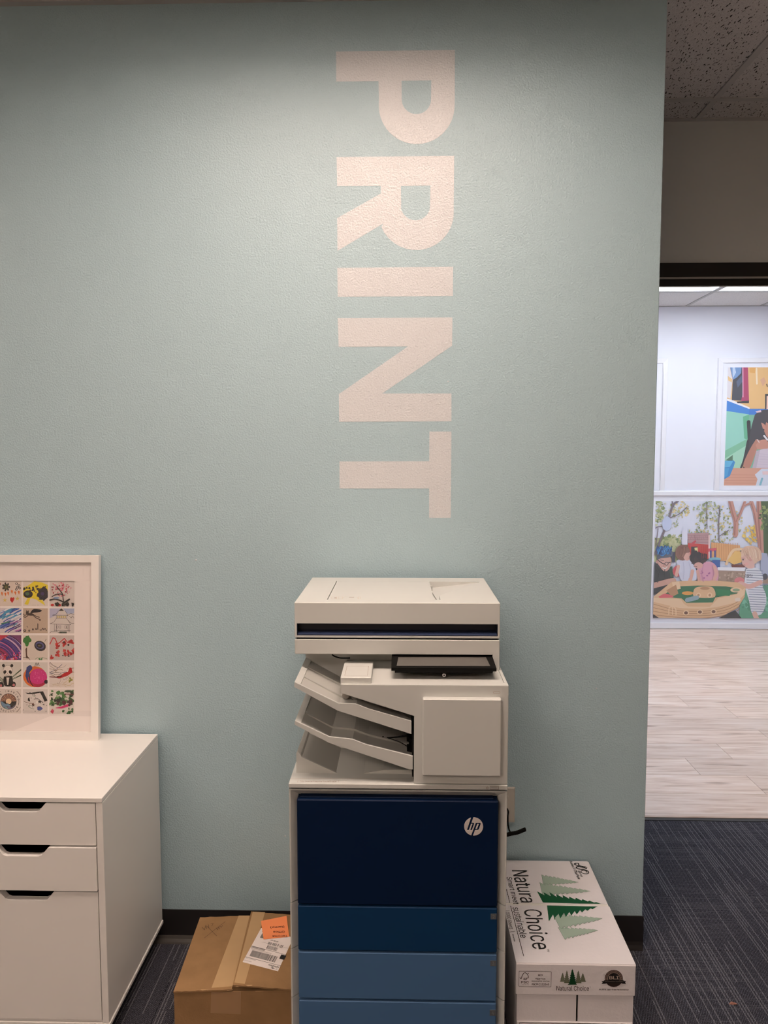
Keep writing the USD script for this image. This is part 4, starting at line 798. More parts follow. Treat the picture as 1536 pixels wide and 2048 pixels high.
def script(p):   # looped monogram
    S = lambda x, y: p.uv(1120 + x / 21.94, 1715 + y / 21.94)
    for pts, w in (([(820, 320), (800, 260), (700, 250), (640, 295), (760, 350), (950, 380), (1100, 415)], .0034), ([(1100, 400), (1180, 440), (1160, 490)], .0016), ([(1160, 490), (1050, 440), (850, 400), (720, 425), (760, 480), (950, 520), (1150, 560), (1240, 620)], .0036), ([(1240, 620), (1260, 680), (1180, 715), (1000, 690), (920, 620), (1000, 560), (1120, 570), (1170, 640)], .0022)): p.line(smoothline([S(*v) for v in pts]), w, BLACK)
    textpx(p, 'Business & Office Paper', (1120 + 420 / 21.94, 1715 + 170 / 21.94), (1120 + 800 / 21.94, 1715 + 960 / 21.94), (1120 + 530 / 21.94, 1715 + 175 / 21.94), INK, True)
    textpx(p, 'xerox', (1120 + 775 / 21.94, 1715 + 570 / 21.94), (1120 + 930 / 21.94, 1715 + 860 / 21.94), (1120 + 885 / 21.94, 1715 + 575 / 21.94), INK)
script(p); p.build(lid, 'lid_print')
p = top_print(BT + .0006, BYF + .003, yseam0)
textpx(p, 'Choice', zC(568, 285), zC(866, 1505), zC(1085, 285), BLACK); textpx(p, 'sustainable', zC(232, 228), zC(476, 1160), zC(440, 228), INK); textpx(p, '5000 Sheets', zC(24, 385), zC(146, 895), zC(140, 385), INK)
textpx(p, 'Natural White', zC(222, 1045), zC(278, 1275), zC(262, 1045), INK, True); textpx(p, 'TM', zC(1285, 1500), zC(1310, 1600), zC(1345, 1500), INK)
p.line([p.uv(*zC(172, 185)), p.uv(*zC(572, 1725))], .0016, INK); p.line([p.uv(*zC(30, 330)), p.uv(*zC(138, 328))], .0008, INK); p.line([p.uv(*zC(135, 990)), p.uv(*zC(305, 968))], .0012, INK)
tree_px(p, (515, 592), (972, 603), (575, 712), 8, G_D, None, (-1,)); tree_px(p, (622, 735), (1012, 711), (655, 800), 8, G_L, G_E); tree_px(p, (662, 842), (972, 816), (695, 895), 8, G_L, G_E)
tree_px(p, (515, 592), (972, 603), (575, 712), 8, G_D, None, (-1,)); p.build(lid, 'lid_print')
# print on the front of the lid
p = Print((0, BYF - .0001, 0), (1, 0, 0), (0, 0, 1)); zD = lambda x, y: (1020 + x / 9.6, 1920 + y / 9.6); zE = lambda x, y: (1160 + x / 11.815, 1920 + y / 11.815)
u = lambda x, y: p.uv(*zD(x, y)); ue = lambda x, y: p.uv(*zE(x, y)); INK2 = L(52, 36, 32)
a, b_ = u(180, 497), u(780, 232); g = sbox(a[0], a[1], b_[0], b_[1]).buffer(.0018); p.shape(g.difference(g.buffer(-.0009)), INK2)
for pts in ([(190, 338), (212, 362), (235, 300), (262, 252), (292, 243), (330, 268), (352, 310), (350, 345), (312, 350), (312, 378), (265, 378), (268, 352), (292, 352)],): p.line([u(*v) for v in pts], .0014, INK2)
p.dot(u(352, 256), .0010, INK2)
for t, a, b_, top, bd in (('FSC', (214, 446), (360, 446), (214, 404), True), ('www.fsc.org', (226, 476), (360, 478), (226, 464), False), ('MIX', (540, 306), (632, 306), (540, 273), True), ('Paper from', (490, 371), (680, 373), (490, 346), True), ('responsible sources', (414, 412), (760, 416), (414, 390), True), ('FSC® C132345', (420, 482), (750, 486), (420, 446), True), ('Natural Choice', (893, 583), (1516, 587), (893, 497), False)):
    textpx(p, t, zD(*a), zD(*b_), zD(*top), INK2, bd)
def tree_f(base, tip, hw, tiers, col, edge=None):
    b, t, h_ = (np.array(u(*v)) for v in (base, tip, (base[0] + hw, base[1]))); g = fir(b, t, abs(h_[0] - b[0]), tiers, RB, flare=.5, jag=.62)
    if edge: p.shape(g.buffer(.0004), edge)
    p.shape(g, col)
for base, tip, hw in (((1008, 405), (1012, 248), 48), ((1398, 407), (1397, 255), 58), ((1090, 425), (1091, 205), 56), ((1312, 428), (1310, 207), 60)): tree_f(base, tip, hw, 6, L(112, 118, 98), L(70, 82, 66))
tree_f((1200, 458), (1197, 165), 92, 7, L(8, 62, 32)); textpx(p, 'TM', zE(222, 642), zE(256, 642), zE(222, 628), INK2)
c0 = ue(797, 432); R0 = abs(ue(797 + 215, 432)[0] - c0[0]); seal = L(70, 52, 46)
p.dot(c0, R0, seal); p.dot(c0, R0 * .93, L(128, 112, 104)); p.dot(c0, R0 * .86, seal); p.dot(c0, R0 * .76, L(132, 116, 108)); p.dot(c0, R0 * .64, BLACK)
p.shape(Point(c0).buffer(R0 * .93).intersection(sbox(c0[0] - 1, c0[1] - 1, c0[0] + 1, c0[1] - R0 * .45)), L(45, 34, 31))
for k in range(15):
    a_ = math.radians(200 - k * 15.7); p.dot((c0[0] + R0 * .81 * math.cos(a_), c0[1] + R0 * .81 * math.sin(a_)), R0 * .035, L(150, 135, 126), same=k > 0)
p.poly([ue(505, 490), ue(560, 495), ue(560, 475), ue(1030, 475), ue(1030, 495), ue(1085, 488), ue(1062, 520), ue(1085, 558), ue(985, 552), ue(985, 540), ue(610, 540), ue(610, 552), ue(505, 558), ue(535, 522)], BLACK)
textpx(p, 'BLI', zE(688, 448), zE(912, 448), zE(688, 376), L(185, 170, 160), True); textpx(p, 'PERFORMANCE CERTIFIED', zE(580, 514), zE(1015, 514), zE(580, 492), L(140, 126, 118)); textpx(p, '99.99% Jam-Free Performance', zE(445, 708), zE(1145, 710), zE(445, 676), INK2, True)
p.build(lid, 'lid_print')

# ================================================================== BROWN CARDBOARD BOX left of the printer
BZ = .17; FLc = np.array([-.5637, 1.742, 0]); ed = np.array([math.cos(.048), math.sin(.048), 0]); en = np.array([-math.sin(.048), math.cos(.048), 0]); bw, bd_ = .2965, .2935
cb = thing('cardboard_box', 'brown cardboard shipping box with taped flaps between the cabinet and the printer', 'box', FLc + ed * bw / 2 + en * bd_ / 2)
def loc(m):
    R4 = np.eye(4); R4[:3, 0], R4[:3, 1], R4[:3, 3] = ed, en, FLc; m = m.copy(); m.apply_transform(R4); return m
part(cb, 'box_body', loc(cut(bx(0, bw, 0, bd_, 0, BZ - .004, .002), bx(.004, bw - .004, .004, bd_ - .004, .01, BZ + .1))), 'cardboard')
part(cb, 'inner_flap', loc(bx(.004, bw - .004, .003, .10, BZ - .0085, BZ - .0045)), 'cardboard')
part(cb, 'inner_flap', loc(bx(.004, bw - .004, bd_ - .10, bd_ - .003, BZ - .0085, BZ - .0045)), 'cardboard')
inv = lambda w: ((np.array(w) - FLc) @ ed, (np.array(w) - FLc) @ en)
gF, gB = inv(atz(466, 1973, BZ + .004)), inv(atz(499, 1838, BZ + .004)); ugap = (gF[0] + gB[0]) / 2
def ragged(y, x0, x1, n, amp, r): return [(x0 + (x1 - x0) * i / n, y + r.uniform(-amp, amp)) for i in range(n + 1)]
def flap(x0, x1, z0, z1, r):
    outline = Polygon(ragged(-.002, x0, x1, 14, .0013, r) + [(x1, bd_ + .001)] + ragged(bd_ + .002, x1, x0, 10, .001, r) + [(x0, -.001)]).buffer(0)
    m = prism(outline, 'z', 0, .0038); v = m.vertices.copy(); t = (v[:, 0] - x0) / (x1 - x0); v[:, 2] += BZ - .0038 + z0 + (z1 - z0) * t + .0; m.vertices = v; return m
RC = random.Random(8)
zL1, zR0 = .0035, .0150
part(cb, 'top_flap', loc(flap(0, ugap - .001, 0, zL1, RC)), 'cardboard'); part(cb, 'top_flap', loc(flap(ugap + .0015, bw, zR0, 0, RC)), 'cardboard')
curls, xk = [], ugap - .078
while xk < ugap + .05:
    wk = RC.uniform(.006, .016); zk = BZ + (zL1 * .8 if xk < ugap - .004 else zR0 * .85) - .0022; d_ = RC.uniform(.001, .0032); pts = []
    for a in np.linspace(0, 1, 5): pts += [(xk + wk * a, -.0008 - d_ * math.sin(a * 3.1) * RC.uniform(.6, 1.2), zk + RC.uniform(-.0006, .0012)), (xk + wk * a, .001, zk + .0016), (xk + wk * a, .001, zk - .0004)]
    curls.append(hull(pts)); xk += wk + RC.uniform(0, .006)
part(cb, 'torn_edge', loc(cat(*curls)), 'card_edge')
def flat(x0, z0, x1, z1):  # plane of a flap: origin and axes in world
    O = FLc + ed * x0 + np.array([0, 0, BZ + z0]); U = ed * (x1 - x0) + np.array([0, 0, z1 - z0]); U /= np.linalg.norm(U); return O, U, en
pL = Print(*flat(0, 0, ugap, zL1)); pR = Print(*flat(ugap, zR0, bw, 0))
def strip(pl_, pts, mname, name, parent, h=.0003, label=None):
    a = np.array([pl_.uv(*v) for v in pts]); top, bot = pl_.world(a, h), pl_.world(a, -.0002); return part(parent, name, hull(np.vstack([top, bot])), mname, label)
zF = lambda x, y: (320 + x / 5.12, 1780 + y / 5.12)
strip(pL, [zF(806, 262), zF(918, 262), zF(742, 985), zF(527, 1003)], 'paper_tape', 'tape', cb)
strip(pR, [zF(950, 222), zF(1075, 228), zF(868, 962), zF(762, 948)], 'paper_tape', 'tape', cb)
pen = L(70, 48, 30); pL.k = 20
for s in ([(455, 493), (540, 425), (668, 326)], [(478, 370), (580, 472)], [(430, 382), (455, 412), (470, 360)], [(470, 372), (480, 398)], [(495, 355), (502, 390)], [(520, 350), (545, 345), (530, 372)], [(575, 390), (590, 410), (600, 380), (612, 402)], [(612, 372), (630, 385), (640, 365)]): pL.line([pL.uv(*zF(*v)) for v in s], .0010, pen)
pL.build(cb, 'pen_mark', 'faint pen cross and scribble')
pF = Print(FLc, ed, np.array([0, 0, 1.0])); pF.N = -en
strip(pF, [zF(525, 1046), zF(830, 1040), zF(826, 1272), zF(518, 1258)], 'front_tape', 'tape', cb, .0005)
strip(pF, [zF(484, 1050), zF(975, 1036), zF(975, 1500), zF(484, 1500)], 'cardboard', 'tape', cb, .0002)
# shipping label on the right-hand flap
zG = lambda x, y: (480 + x / 14.63, 1820 + y / 14.63)
pk = Print(*flat(ugap, zR0, bw, 0), step=3e-5); pk.k = 16
g = lambda x, y: pk.uv(*zG(x, y))
lab = strip(pR, [zG(75, 1525), zG(1110, 1795), zG(1560, 815), zG(620, 530)], 'mat_board', 'shipping_label', cb, .00045, 'white printed shipping label')
A0, Ad, Au = np.array([75, 1525.]), np.array([1035, 270.]), np.array([545, -995.])
def lp(s, t): return g(*(A0 + Ad * s + Au * t))
def lq(s, t): return zG(*(A0 + Ad * s + Au * t))
def bars(s0, s1, t0, t1, n, r):
    x = s0
    while x < s1:
        w = r.choice([.006, .006, .012, .018]); pk.poly([lp(x, t0), lp(x + w, t0), lp(x + w, t1), lp(x, t1)], BLACK, same=x > s0); x += w + r.choice([.006, .008, .014])
pk.k += 1
for t in (.155, .475): pk.line([lp(0, t), lp(1.0, t)], .0011, INK)
pk.line([lp(.2, .64), lp(1.0, .66)], .0004, INK); pk.poly([lp(.86, .33), lp(1.0, .33), lp(1.0, .455), lp(.86, .455)], BLACK)
bars(.09, .80, .20, .37, 30, RC); bars(.40, .70, .50, .60, 12, RC)
textpx(pk, 'WA 980 9-03', lq(.37, .62), lq(.79, .62), lq(.37, .695), BLACK, True); textpx(pk, 'OPERATIONS', lq(.01, .425), lq(.39, .425), lq(.01, .47), INK, True); textpx(pk, 'TRACKING # 1Z 8E 042 03 7710', lq(.03, .385), lq(.6, .392), lq(.03, .408), L(90, 85, 82))
textpx(pk, 'noguchi', lq(.68, .082), lq(.97, .082), lq(.68, .128), INK, True); pk.poly([lp(.80, .03), lp(.86, .03), lp(.86, .055), lp(.80, .055)], BLACK); textpx(pk, '( )  L.I.', lq(.78, .03), lq(.97, .03), lq(.78, .055), INK)
textpx(pk, 'REF 1: SHIP ROOM', lq(.02, .115), lq(.30, .115), lq(.02, .14), L(90, 85, 82)); textpx(pk, 'XOL 23.04 NV45', lq(.01, .045), lq(.22, .045), lq(.01, .07), L(120, 112, 108)); textpx(pk, 'US 98109', lq(.40, .735), lq(.61, .735), lq(.40, .765), BLACK, True)
textpx(pk, 'SHIP TO', lq(.07, .90), lq(.20, .90), lq(.07, .925), INK, True); pk.poly([lp(.1, .74), lp(.2, .74), lp(.2, .86), lp(.1, .86)], L(130, 124, 120))
pk.build(lab, 'label_print')
# orange note
note = thing('sticky_note', 'orange sticky note with handwriting, stuck to the shipping label', 'sticky note', pR.world(g(1000, 540))[0])
nc = np.array([pR.uv(*zG(*v)) for v in ((613, 345), (1360, 222), (1440, 795), (688, 872))]); n_ = 8
vs, fs = [], []
for h in (.0014, .0011):
    for i in range(n_ + 1):
        for j in range(n_ + 1):
            s, t = i / n_, j / n_; w = (nc[0] * (1 - s) + nc[1] * s) * (1 - t) + (nc[3] * (1 - s) + nc[2] * s) * t; vs.append(pR.world(w, h + .004 * (1 - t) ** 2 * (.3 + s * .7))[0])
idx = lambda k, i, j: k * (n_ + 1) ** 2 + i * (n_ + 1) + j
for i in range(n_):
    for j in range(n_):
        a, b_, c, d = idx(0, i, j), idx(0, i + 1, j), idx(0, i + 1, j + 1), idx(0, i, j + 1); fs += [(a, d, c), (a, c, b_)]; a, b_, c, d = idx(1, i, j), idx(1, i + 1, j), idx(1, i + 1, j + 1), idx(1, i, j + 1); fs += [(a, b_, c), (a, c, d)]
for k in range(n_):
    for (i0, j0), (i1, j1) in (((k, 0), (k + 1, 0)), ((n_, k), (n_, k + 1)), ((k + 1, n_), (k, n_)), ((0, k + 1), (0, k))): fs += [(idx(0, i0, j0), idx(0, i1, j1), idx(1, i1, j1)), (idx(0, i0, j0), idx(1, i1, j1), idx(1, i0, j0))]
part(note, 'note_sheet', trimesh.Trimesh(vs, fs, process=False), 'note_orange', smooth=60)
pn = Print(pR.O + pR.N * .0027, pR.U, pR.V); pen = L(60, 20, 12)
for t, a, b_, top in (('Tacoma', (1388, 735), (955, 748), (1392, 785)), ('Office', (1300, 605), (968, 618), (1304, 660)), ('(lamp)', (1290, 462), (885, 490), (1294, 520))): textpx(pn, t, zG(*a), zG(*b_), zG(*top), pen)
pn.build(note, 'handwriting')
# scrap on the carpet
sc = atz(1466, 2008, 0); v = np.array([(-.012, -.002, .0006), (-.004, .004, .004), (.006, .004, .002), (.013, -.001, .0006), (.008, -.005, .003), (-.003, -.004, .001), (0, 0, .006)]) + sc
solo('litter_scrap', trimesh.convex.convex_hull(v), 'scrap', 'tiny reddish brown scrap lying on the carpet at the right', 'litter')

# ================================================================== PHOTOGRAPHS ON THE FAR WALL
def moulded(name, label, X0, X1, Z0, Z1, px0, px1, pz0, pz1):
    t = thing(name, label, 'photograph', ((X0 + X1) / 2, FY, Z0)); w, d = .041, .020
    part(t, 'backing_board', bx(X0 + .02, X1 - .02, FY - .006, FY - .0004, Z0 + .004, Z1 - .02), 'white_paint')
    for quad in ([(X0, Z0), (X0, Z1), (X0 + w, Z1 - w), (X0 + w, Z0)], [(X0, Z1), (X1, Z1), (X1 - w, Z1 - w), (X0 + w, Z1 - w)], [(X1, Z1), (X1, Z0), (X1 - w, Z0), (X1 - w, Z1 - w)]):
        part(t, 'moulding', hull([(x, y, z) for x, z in quad for y in (FY - .0005, FY - d * .55)] + [(x * .8 + .2 * (quad[0][0] + quad[1][0] + quad[2][0] + quad[3][0]) / 4, FY - d, z * .8 + .2 * (quad[0][1] + quad[1][1] + quad[2][1] + quad[3][1]) / 4) for x, z in quad]), 'trim_white')
    return t, Print((px0, FY - .0061, pz0), (1, 0, 0), (0, 0, 1), clip=sbox(0, 0, px1 - px0, pz1 - pz0), step=2e-5)
RR = random.Random(21)
def leaves(p, cx_, cy_, rx, ry, n, cols, s=(4, 14), f=None):
    for i in range(n):
        a, d = RR.uniform(0, 6.283), RR.random() ** .5; p.poly([f(*v) for v in blob(RR, (cx_ + rx * d * math.cos(a), cy_ + ry * d * math.sin(a)), RR.uniform(*s), .55, 7)], RR.choice(cols))
# girl drawing at a table (upper right)
t, p = moulded('framed_photo', 'upper photo of a child drawing at a table, in white moulding', 2.613, 4.05, 1.178, 2.276, 2.696, 3.965, 1.221, 2.199)
h = lambda x, y: p.uv(1420 + x / 7.586, 720 + y / 7.586)
def hp(pts, col, sm=False): p.poly([h(*v) for v in (smoothline(pts, 4) if sm else pts)], col)
def hl(pts, w, col, sm=True): p.line([h(*v) for v in (smoothline(pts, 4) if sm else pts)], w / 7.586 / 236, col)
hp([(150, 60), (2200, 60), (2200, 2000), (150, 2000)], L(238, 190, 120))
hp([(600, 100), (700, 100), (680, 200), (600, 190)], L(232, 170, 80)); hl([(705, 130), (712, 360)], 24, L(248, 225, 190), False); hp([(760, 300), (820, 260), (850, 330), (800, 400)], L(225, 170, 130)); hl([(860, 370), (870, 400)], 20, L(150, 110, 60), False)
hp([(230, 600), (590, 735), (590, 830), (230, 780)], L(40, 130, 215)); hp([(590, 740), (2200, 740), (2200, 850), (590, 830)], L(35, 120, 210)); hp([(230, 770), (590, 825), (580, 1230), (210, 1420)], L(150, 215, 195)); hp([(590, 830), (2200, 850), (2200, 1700), (560, 1700)], L(120, 185, 155))
hp([(500, 860), (590, 830), (590, 1220), (520, 1190)], L(95, 185, 140)); hp([(200, 1390), (575, 1190), (560, 1290), (200, 1520)], L(125, 195, 155)); hp([(200, 1510), (560, 1290), (470, 1660), (200, 1680)], L(165, 218, 188)); hp([(240, 1520), (345, 1440), (345, 1540)], L(70, 115, 80))
hp([(270, 110), (300, 110), (340, 310), (310, 590), (245, 560)], L(228, 222, 225)); hp([(270, 240), (335, 290), (330, 340), (275, 310)], L(235, 195, 130)); hp([(240, 585), (320, 600), (600, 720), (600, 745), (400, 670), (230, 605)], L(245, 242, 244))
hp([(300, 100), (495, 100), (495, 620), (330, 610), (345, 300)], L(50, 52, 66)); hp([(300, 100), (480, 100), (470, 200), (400, 270), (345, 300)], L(110, 150, 200)); hp([(340, 100), (375, 100), (395, 190), (345, 280)], L(190, 210, 235)); hp([(400, 330), (480, 230), (490, 330), (420, 420)], L(75, 90, 120))
hp([(487, 100), (575, 100), (592, 640), (470, 620), (500, 500)], L(178, 40, 95)); hl([(498, 110), (500, 560)], 14, L(240, 170, 205)); hp([(400, 630), (590, 615), (590, 655), (420, 655)], L(40, 20, 28))
hp([(835, 515), (2000, 515), (2000, 745), (835, 745)], L(25, 22, 25)); hp([(860, 545), (1900, 545), (1900, 745), (855, 745)], L(240, 200, 180))
hl([(585, 940), (600, 1200)], 55, L(28, 26, 30)); hl([(575, 1230), (520, 1500), (470, 1640)], 32, L(24, 22, 26)); hp([(570, 1200), (640, 1200), (560, 1640), (500, 1640)], L(35, 33, 36))
hp([(680, 830), (760, 770), (900, 755), (1060, 800), (1100, 1000), (1000, 1250), (700, 1300), (600, 1400), (590, 1250), (630, 1000)], L(52, 47, 54), True); hp([(690, 780), (770, 760), (780, 790), (710, 800)], L(240, 205, 210))
hp([(860, 900), (980, 880), (1040, 1010), (1000, 1160), (880, 1180), (820, 1080)], L(196, 132, 108), True); hp([(775, 950), (830, 980), (840, 1050), (800, 1040)], L(205, 140, 118), True); hp([(830, 780), (1040, 800), (1050, 930), (880, 960), (840, 900)], L(58, 48, 52), True)
hp([(700, 1380), (880, 1330), (1200, 1400), (1250, 1700), (640, 1700)], L(214, 200, 210)); hp([(640, 1640), (700, 1390), (760, 1360), (700, 1650)], L(195, 180, 190))
for k in range(6): hl([(700, 1420 + k * 40), (1000, 1440 + k * 40)], 5, L(200, 186, 200), False)
hp([(700, 1200), (760, 1230), (720, 1330), (650, 1530), (600, 1640), (520, 1630), (510, 1560), (580, 1400), (640, 1290)], L(190, 128, 104), True); hp([(690, 1290), (760, 1220), (860, 1215), (890, 1330), (800, 1350), (720, 1360)], L(205, 142, 118), True); hl([(820, 1150), (870, 1210)], 26, L(240, 235, 235), False); hl([(715, 1205), (745, 1250)], 12, L(230, 210, 205), False)
hp([(180, 1660), (330, 1640), (2200, 1640), (2200, 2000), (180, 2000)], L(218, 158, 130)); 
for k in range(5): hl([(220, 1740 + k * 42), (700, 1745 + k * 42)], 7, L(205, 140, 112), False)
hp([(200, 1530), (360, 1525), (380, 1550), (350, 1640), (300, 1760), (200, 1820)], L(35, 140, 205)); hp([(205, 1530), (350, 1535), (300, 1620), (210, 1630)], L(90, 185, 225)); hp([(215, 1640), (290, 1640), (260, 1760), (210, 1780)], L(60, 160, 215))
hp([(680, 1740), (780, 1650), (1300, 1640), (1300, 1910), (690, 1910), (720, 1810)], L(216, 222, 234)); hp([(790, 1690), (950, 1680), (950, 1740), (800, 1740)], L(235, 205, 205)); hl([(760, 1900), (790, 1800)], 30, L(120, 180, 195))
p.build(t, 'photo_print')
# left neighbour, mostly hidden by the aqua wall
t, p = moulded('framed_photo', 'left photo in white moulding, mostly hidden behind the aqua wall', .90, 2.2015, 1.178, 2.276, .985, 2.115, 1.221, 2.199)
p.poly([(0, 0), (2, 0), (2, .4), (0, .4)], L(150, 180, 120)); p.poly([(0, .4), (2, .4), (2, 1), (0, 1)], L(205, 222, 240)); p.poly([(.3, .3), (.7, .3), (.7, .65), (.5, .8), (.3, .65)], L(190, 80, 70)); p.build(t, 'photo_print')
# water table photograph below the chair rail
t = thing('wall_photo', 'large lower photo of children at a tan water table below the chair rail', 'photograph', (3.4, FY, .06))
part(t, 'backing_board', bx(1.9, 4.75, FY - .006, FY, .052, 1.134), 'white_paint')
p = Print((2.1326, FY - .0061, .096), (1, 0, 0), (0, 0, 1), clip=sbox(0, 0, 2.45, .994), step=1.2e-5)
h = lambda x, y: p.uv(1290 + x / 6.244, 980 + y / 6.244)
def hl(pts, w, col, sm=True): p.line([h(*v) for v in (smoothline(pts, 4) if sm else pts)], w / 6.244 / 236, col)
def he(x, y, rx, ry, col, rot=0, same=False): p.dot(h(x, y), rx / 6.244 / 236, col, ry / 6.244 / 236, -rot, same)
hp([(0, 60), (3800, 60), (3800, 1700), (0, 1700)], L(228, 232, 246))
GL = [L(150, 165, 105), L(185, 190, 130), L(120, 140, 85), L(205, 205, 160)]; GY = [L(222, 200, 130), L(200, 190, 120), L(235, 215, 160), L(170, 170, 105)]
hp([(80, 600), (440, 600), (440, 900), (80, 900)], L(196, 200, 150)); leaves(p, 150, 260, 90, 140, 60, GL, (8, 24), h); leaves(p, 330, 640, 240, 80, 70, GL, (10, 30), h); leaves(p, 430, 240, 130, 110, 50, GY, (6, 18), h); leaves(p, 920, 420, 300, 240, 260, GY + GL + [L(236, 236, 214)], (5, 15), h); leaves(p, 250, 330, 200, 180, 120, GL + [L(226, 226, 196)], (4, 13), h); leaves(p, 560, 560, 110, 60, 40, GL + GY, (5, 14), h); leaves(p, 770, 250, 180, 130, 60, GL, (5, 16), h); leaves(p, 1330, 560, 110, 120, 50, [L(235, 195, 70), L(240, 210, 110), L(225, 180, 60)], (8, 24), h)
for pts, w in (([(410, 135), (345, 190), (300, 330), (250, 470), (190, 620), (120, 800)], 26), ([(335, 140), (345, 200)], 16), ([(300, 350), (420, 300), (520, 210)], 10), ([(250, 450), (160, 460), (100, 490)], 12), ([(920, 640), (915, 430), (930, 200)], 12), ([(915, 580), (1040, 500)], 10), ([(765, 160), (770, 480)], 8), ([(160, 480), (130, 700)], 10)): hl(pts, w, L(118, 104, 112))
he(270, 420, 60, 90, L(200, 212, 240))
for pts, w in (([(1060, 130), (1100, 290), (1130, 400), (1125, 560)], 58), ([(1240, 150), (1190, 280), (1135, 400)], 34), ([(1320, 140), (1370, 300), (1400, 520), (1430, 700)], 46), ([(1420, 130), (1430, 400), (1445, 600), (1455, 790)], 66), ([(1230, 200), (1310, 160)], 24)): hl(pts, w, L(205, 150, 132)); hl([(x - w * .22, y) for x, y in pts], w * .3, L(170, 112, 98))
hp([(1440, 130), (3800, 130), (3800, 900), (1480, 860), (1470, 500)], L(70, 95, 50)); leaves(p, 1530, 320, 110, 220, 60, [L(60, 90, 45), L(110, 135, 70), L(150, 165, 95), L(40, 60, 35)], (8, 24), h); leaves(p, 2200, 400, 600, 300, 90, [L(60, 90, 45), L(110, 135, 70), L(150, 165, 95)], (20, 60), h)
hp([(455, 500), (525, 500), (525, 680), (455, 680)], L(232, 232, 245))
hp([(820, 650), (1180, 690), (1180, 900), (820, 870)], L(228, 170, 110)); 
for k in range(12): hl([(830 + k * 29, 660), (832 + k * 29, 870)], 5, L(205, 140, 80), False)
hp([(525, 540), (790, 530), (800, 690), (530, 660)], L(190, 150, 150)); 
for k in range(4): hl([(530, 565 + k * 28), (790, 560 + k * 30)], 5, L(160, 122, 125), False)
hp([(530, 660), (785, 680), (790, 860), (530, 840)], L(205, 62, 52)); hl([(560, 690), (620, 640)], 26, L(200, 70, 80)); hp([(570, 705), (650, 705), (650, 800), (570, 800)], L(50, 40, 42)); hp([(610, 720), (650, 715), (655, 800), (625, 790)], L(235, 220, 150)); hp([(785, 560), (805, 560), (805, 860), (785, 860)], L(235, 200, 195))
hp([(785, 730), (885, 720), (885, 760), (785, 770)], L(222, 90, 105)); hl([(815, 760), (815, 850)], 22, L(60, 65, 140), False); hl([(868, 760), (868, 840)], 22, L(60, 65, 140), False)
hl([(1010, 920), (1060, 800), (1110, 745), (1200, 735)], 34, L(240, 205, 160)); hp([(1020, 880), (1120, 760), (1200, 770), (1200, 900), (1100, 930)], L(240, 195, 110)); hp([(1070, 930), (1240, 925), (1240, 965), (1080, 965)], L(120, 60, 45))
he(865, 860, 75, 22, L(130, 190, 205)); hp([(830, 870), (930, 870), (930, 990), (850, 980)], L(50, 95, 165)); hp([(900, 960), (1250, 965), (1240, 1010), (900, 1005)], L(238, 238, 242)); hp([(900, 1000), (1250, 1010), (3800, 1010), (3800, 1180), (900, 1160)], L(168, 142, 122)); leaves(p, 1080, 1080, 180, 60, 30, [L(150, 125, 105), L(190, 165, 145)], (8, 20), h)
hp([(1430, 780), (1520, 790), (1560, 1080), (1440, 1060)], L(175, 182, 205)); he(1490, 1080, 34, 40, L(70, 70, 80)); hp([(1200, 1240), (1600, 1170), (3800, 1150), (3800, 1700), (1150, 1700)], L(95, 165, 130)); leaves(p, 1400, 1440, 200, 120, 24, [L(120, 190, 160), L(80, 150, 115), L(150, 205, 180)], (12, 34), h)
hp([(320, 770), (370, 770), (370, 900), (330, 900)], L(60, 65, 85)); he(400, 1010, 60, 70, L(205, 80, 85))
# adult with blue hair
hp([(60, 900), (120, 900), (180, 960), (260, 960), (330, 1000), (350, 1100), (300, 1160), (200, 1250), (80, 1320)], L(44, 46, 44), True); hp([(290, 960), (335, 950), (345, 1110), (310, 1080)], L(50, 82, 60)); hp([(150, 850), (300, 830), (320, 900), (290, 990), (230, 1010), (160, 930)], L(216, 168, 152), True); hp([(135, 790), (150, 740), (330, 760), (320, 830), (200, 850), (150, 870)], L(92, 98, 112), True); leaves(p, 230, 755, 95, 45, 34, [L(40, 110, 180), L(60, 140, 205), L(35, 80, 140)], (14, 30), h)
hl([(150, 870), (230, 920), (310, 900)], 10, L(40, 34, 36)); he(262, 918, 24, 22, L(60, 50, 50)); he(262, 918, 17, 15, L(216, 175, 160)); hl([(215, 965), (245, 978), (268, 958)], 12, L(235, 225, 220)); he(147, 895, 16, 22, L(205, 152, 138)); hl([(60, 1200), (180, 1170), (290, 1140), (350, 1130)], 70, L(208, 160, 140)); he(310, 1140, 60, 34, L(212, 165, 146))
# child in white, child in pink
hp([(385, 880), (460, 850), (560, 860), (620, 960), (640, 1090), (600, 1130), (450, 1130), (400, 960)], L(214, 216, 232), True); he(465, 780, 92, 100, L(140, 98, 82)); he(520, 830, 45, 50, L(226, 176, 160)); hl([(410, 950), (385, 1060)], 40, L(226, 176, 158)); hl([(585, 1010), (560, 1110), (525, 1200)], 44, L(226, 174, 154))
hp([(640, 960), (720, 900), (830, 900), (900, 980), (905, 1110), (830, 1160), (690, 1160)], L(222, 160, 180), True); he(645, 850, 95, 75, L(38, 28, 30)); leaves(p, 645, 850, 100, 75, 24, [L(38, 28, 30), L(58, 40, 38)], (18, 34), h); he(660, 940, 55, 40, L(226, 172, 158)); hl([(650, 1010), (665, 1100), (675, 1170)], 38, L(222, 168, 152)); hl([(850, 960), (885, 1040), (850, 1120)], 44, L(226, 174, 160)); he(845, 1130, 34, 26, L(226, 172, 156))
for k in range(7): he(RR.uniform(690, 800), RR.uniform(1000, 1100), 12, 9, L(175, 100, 150))
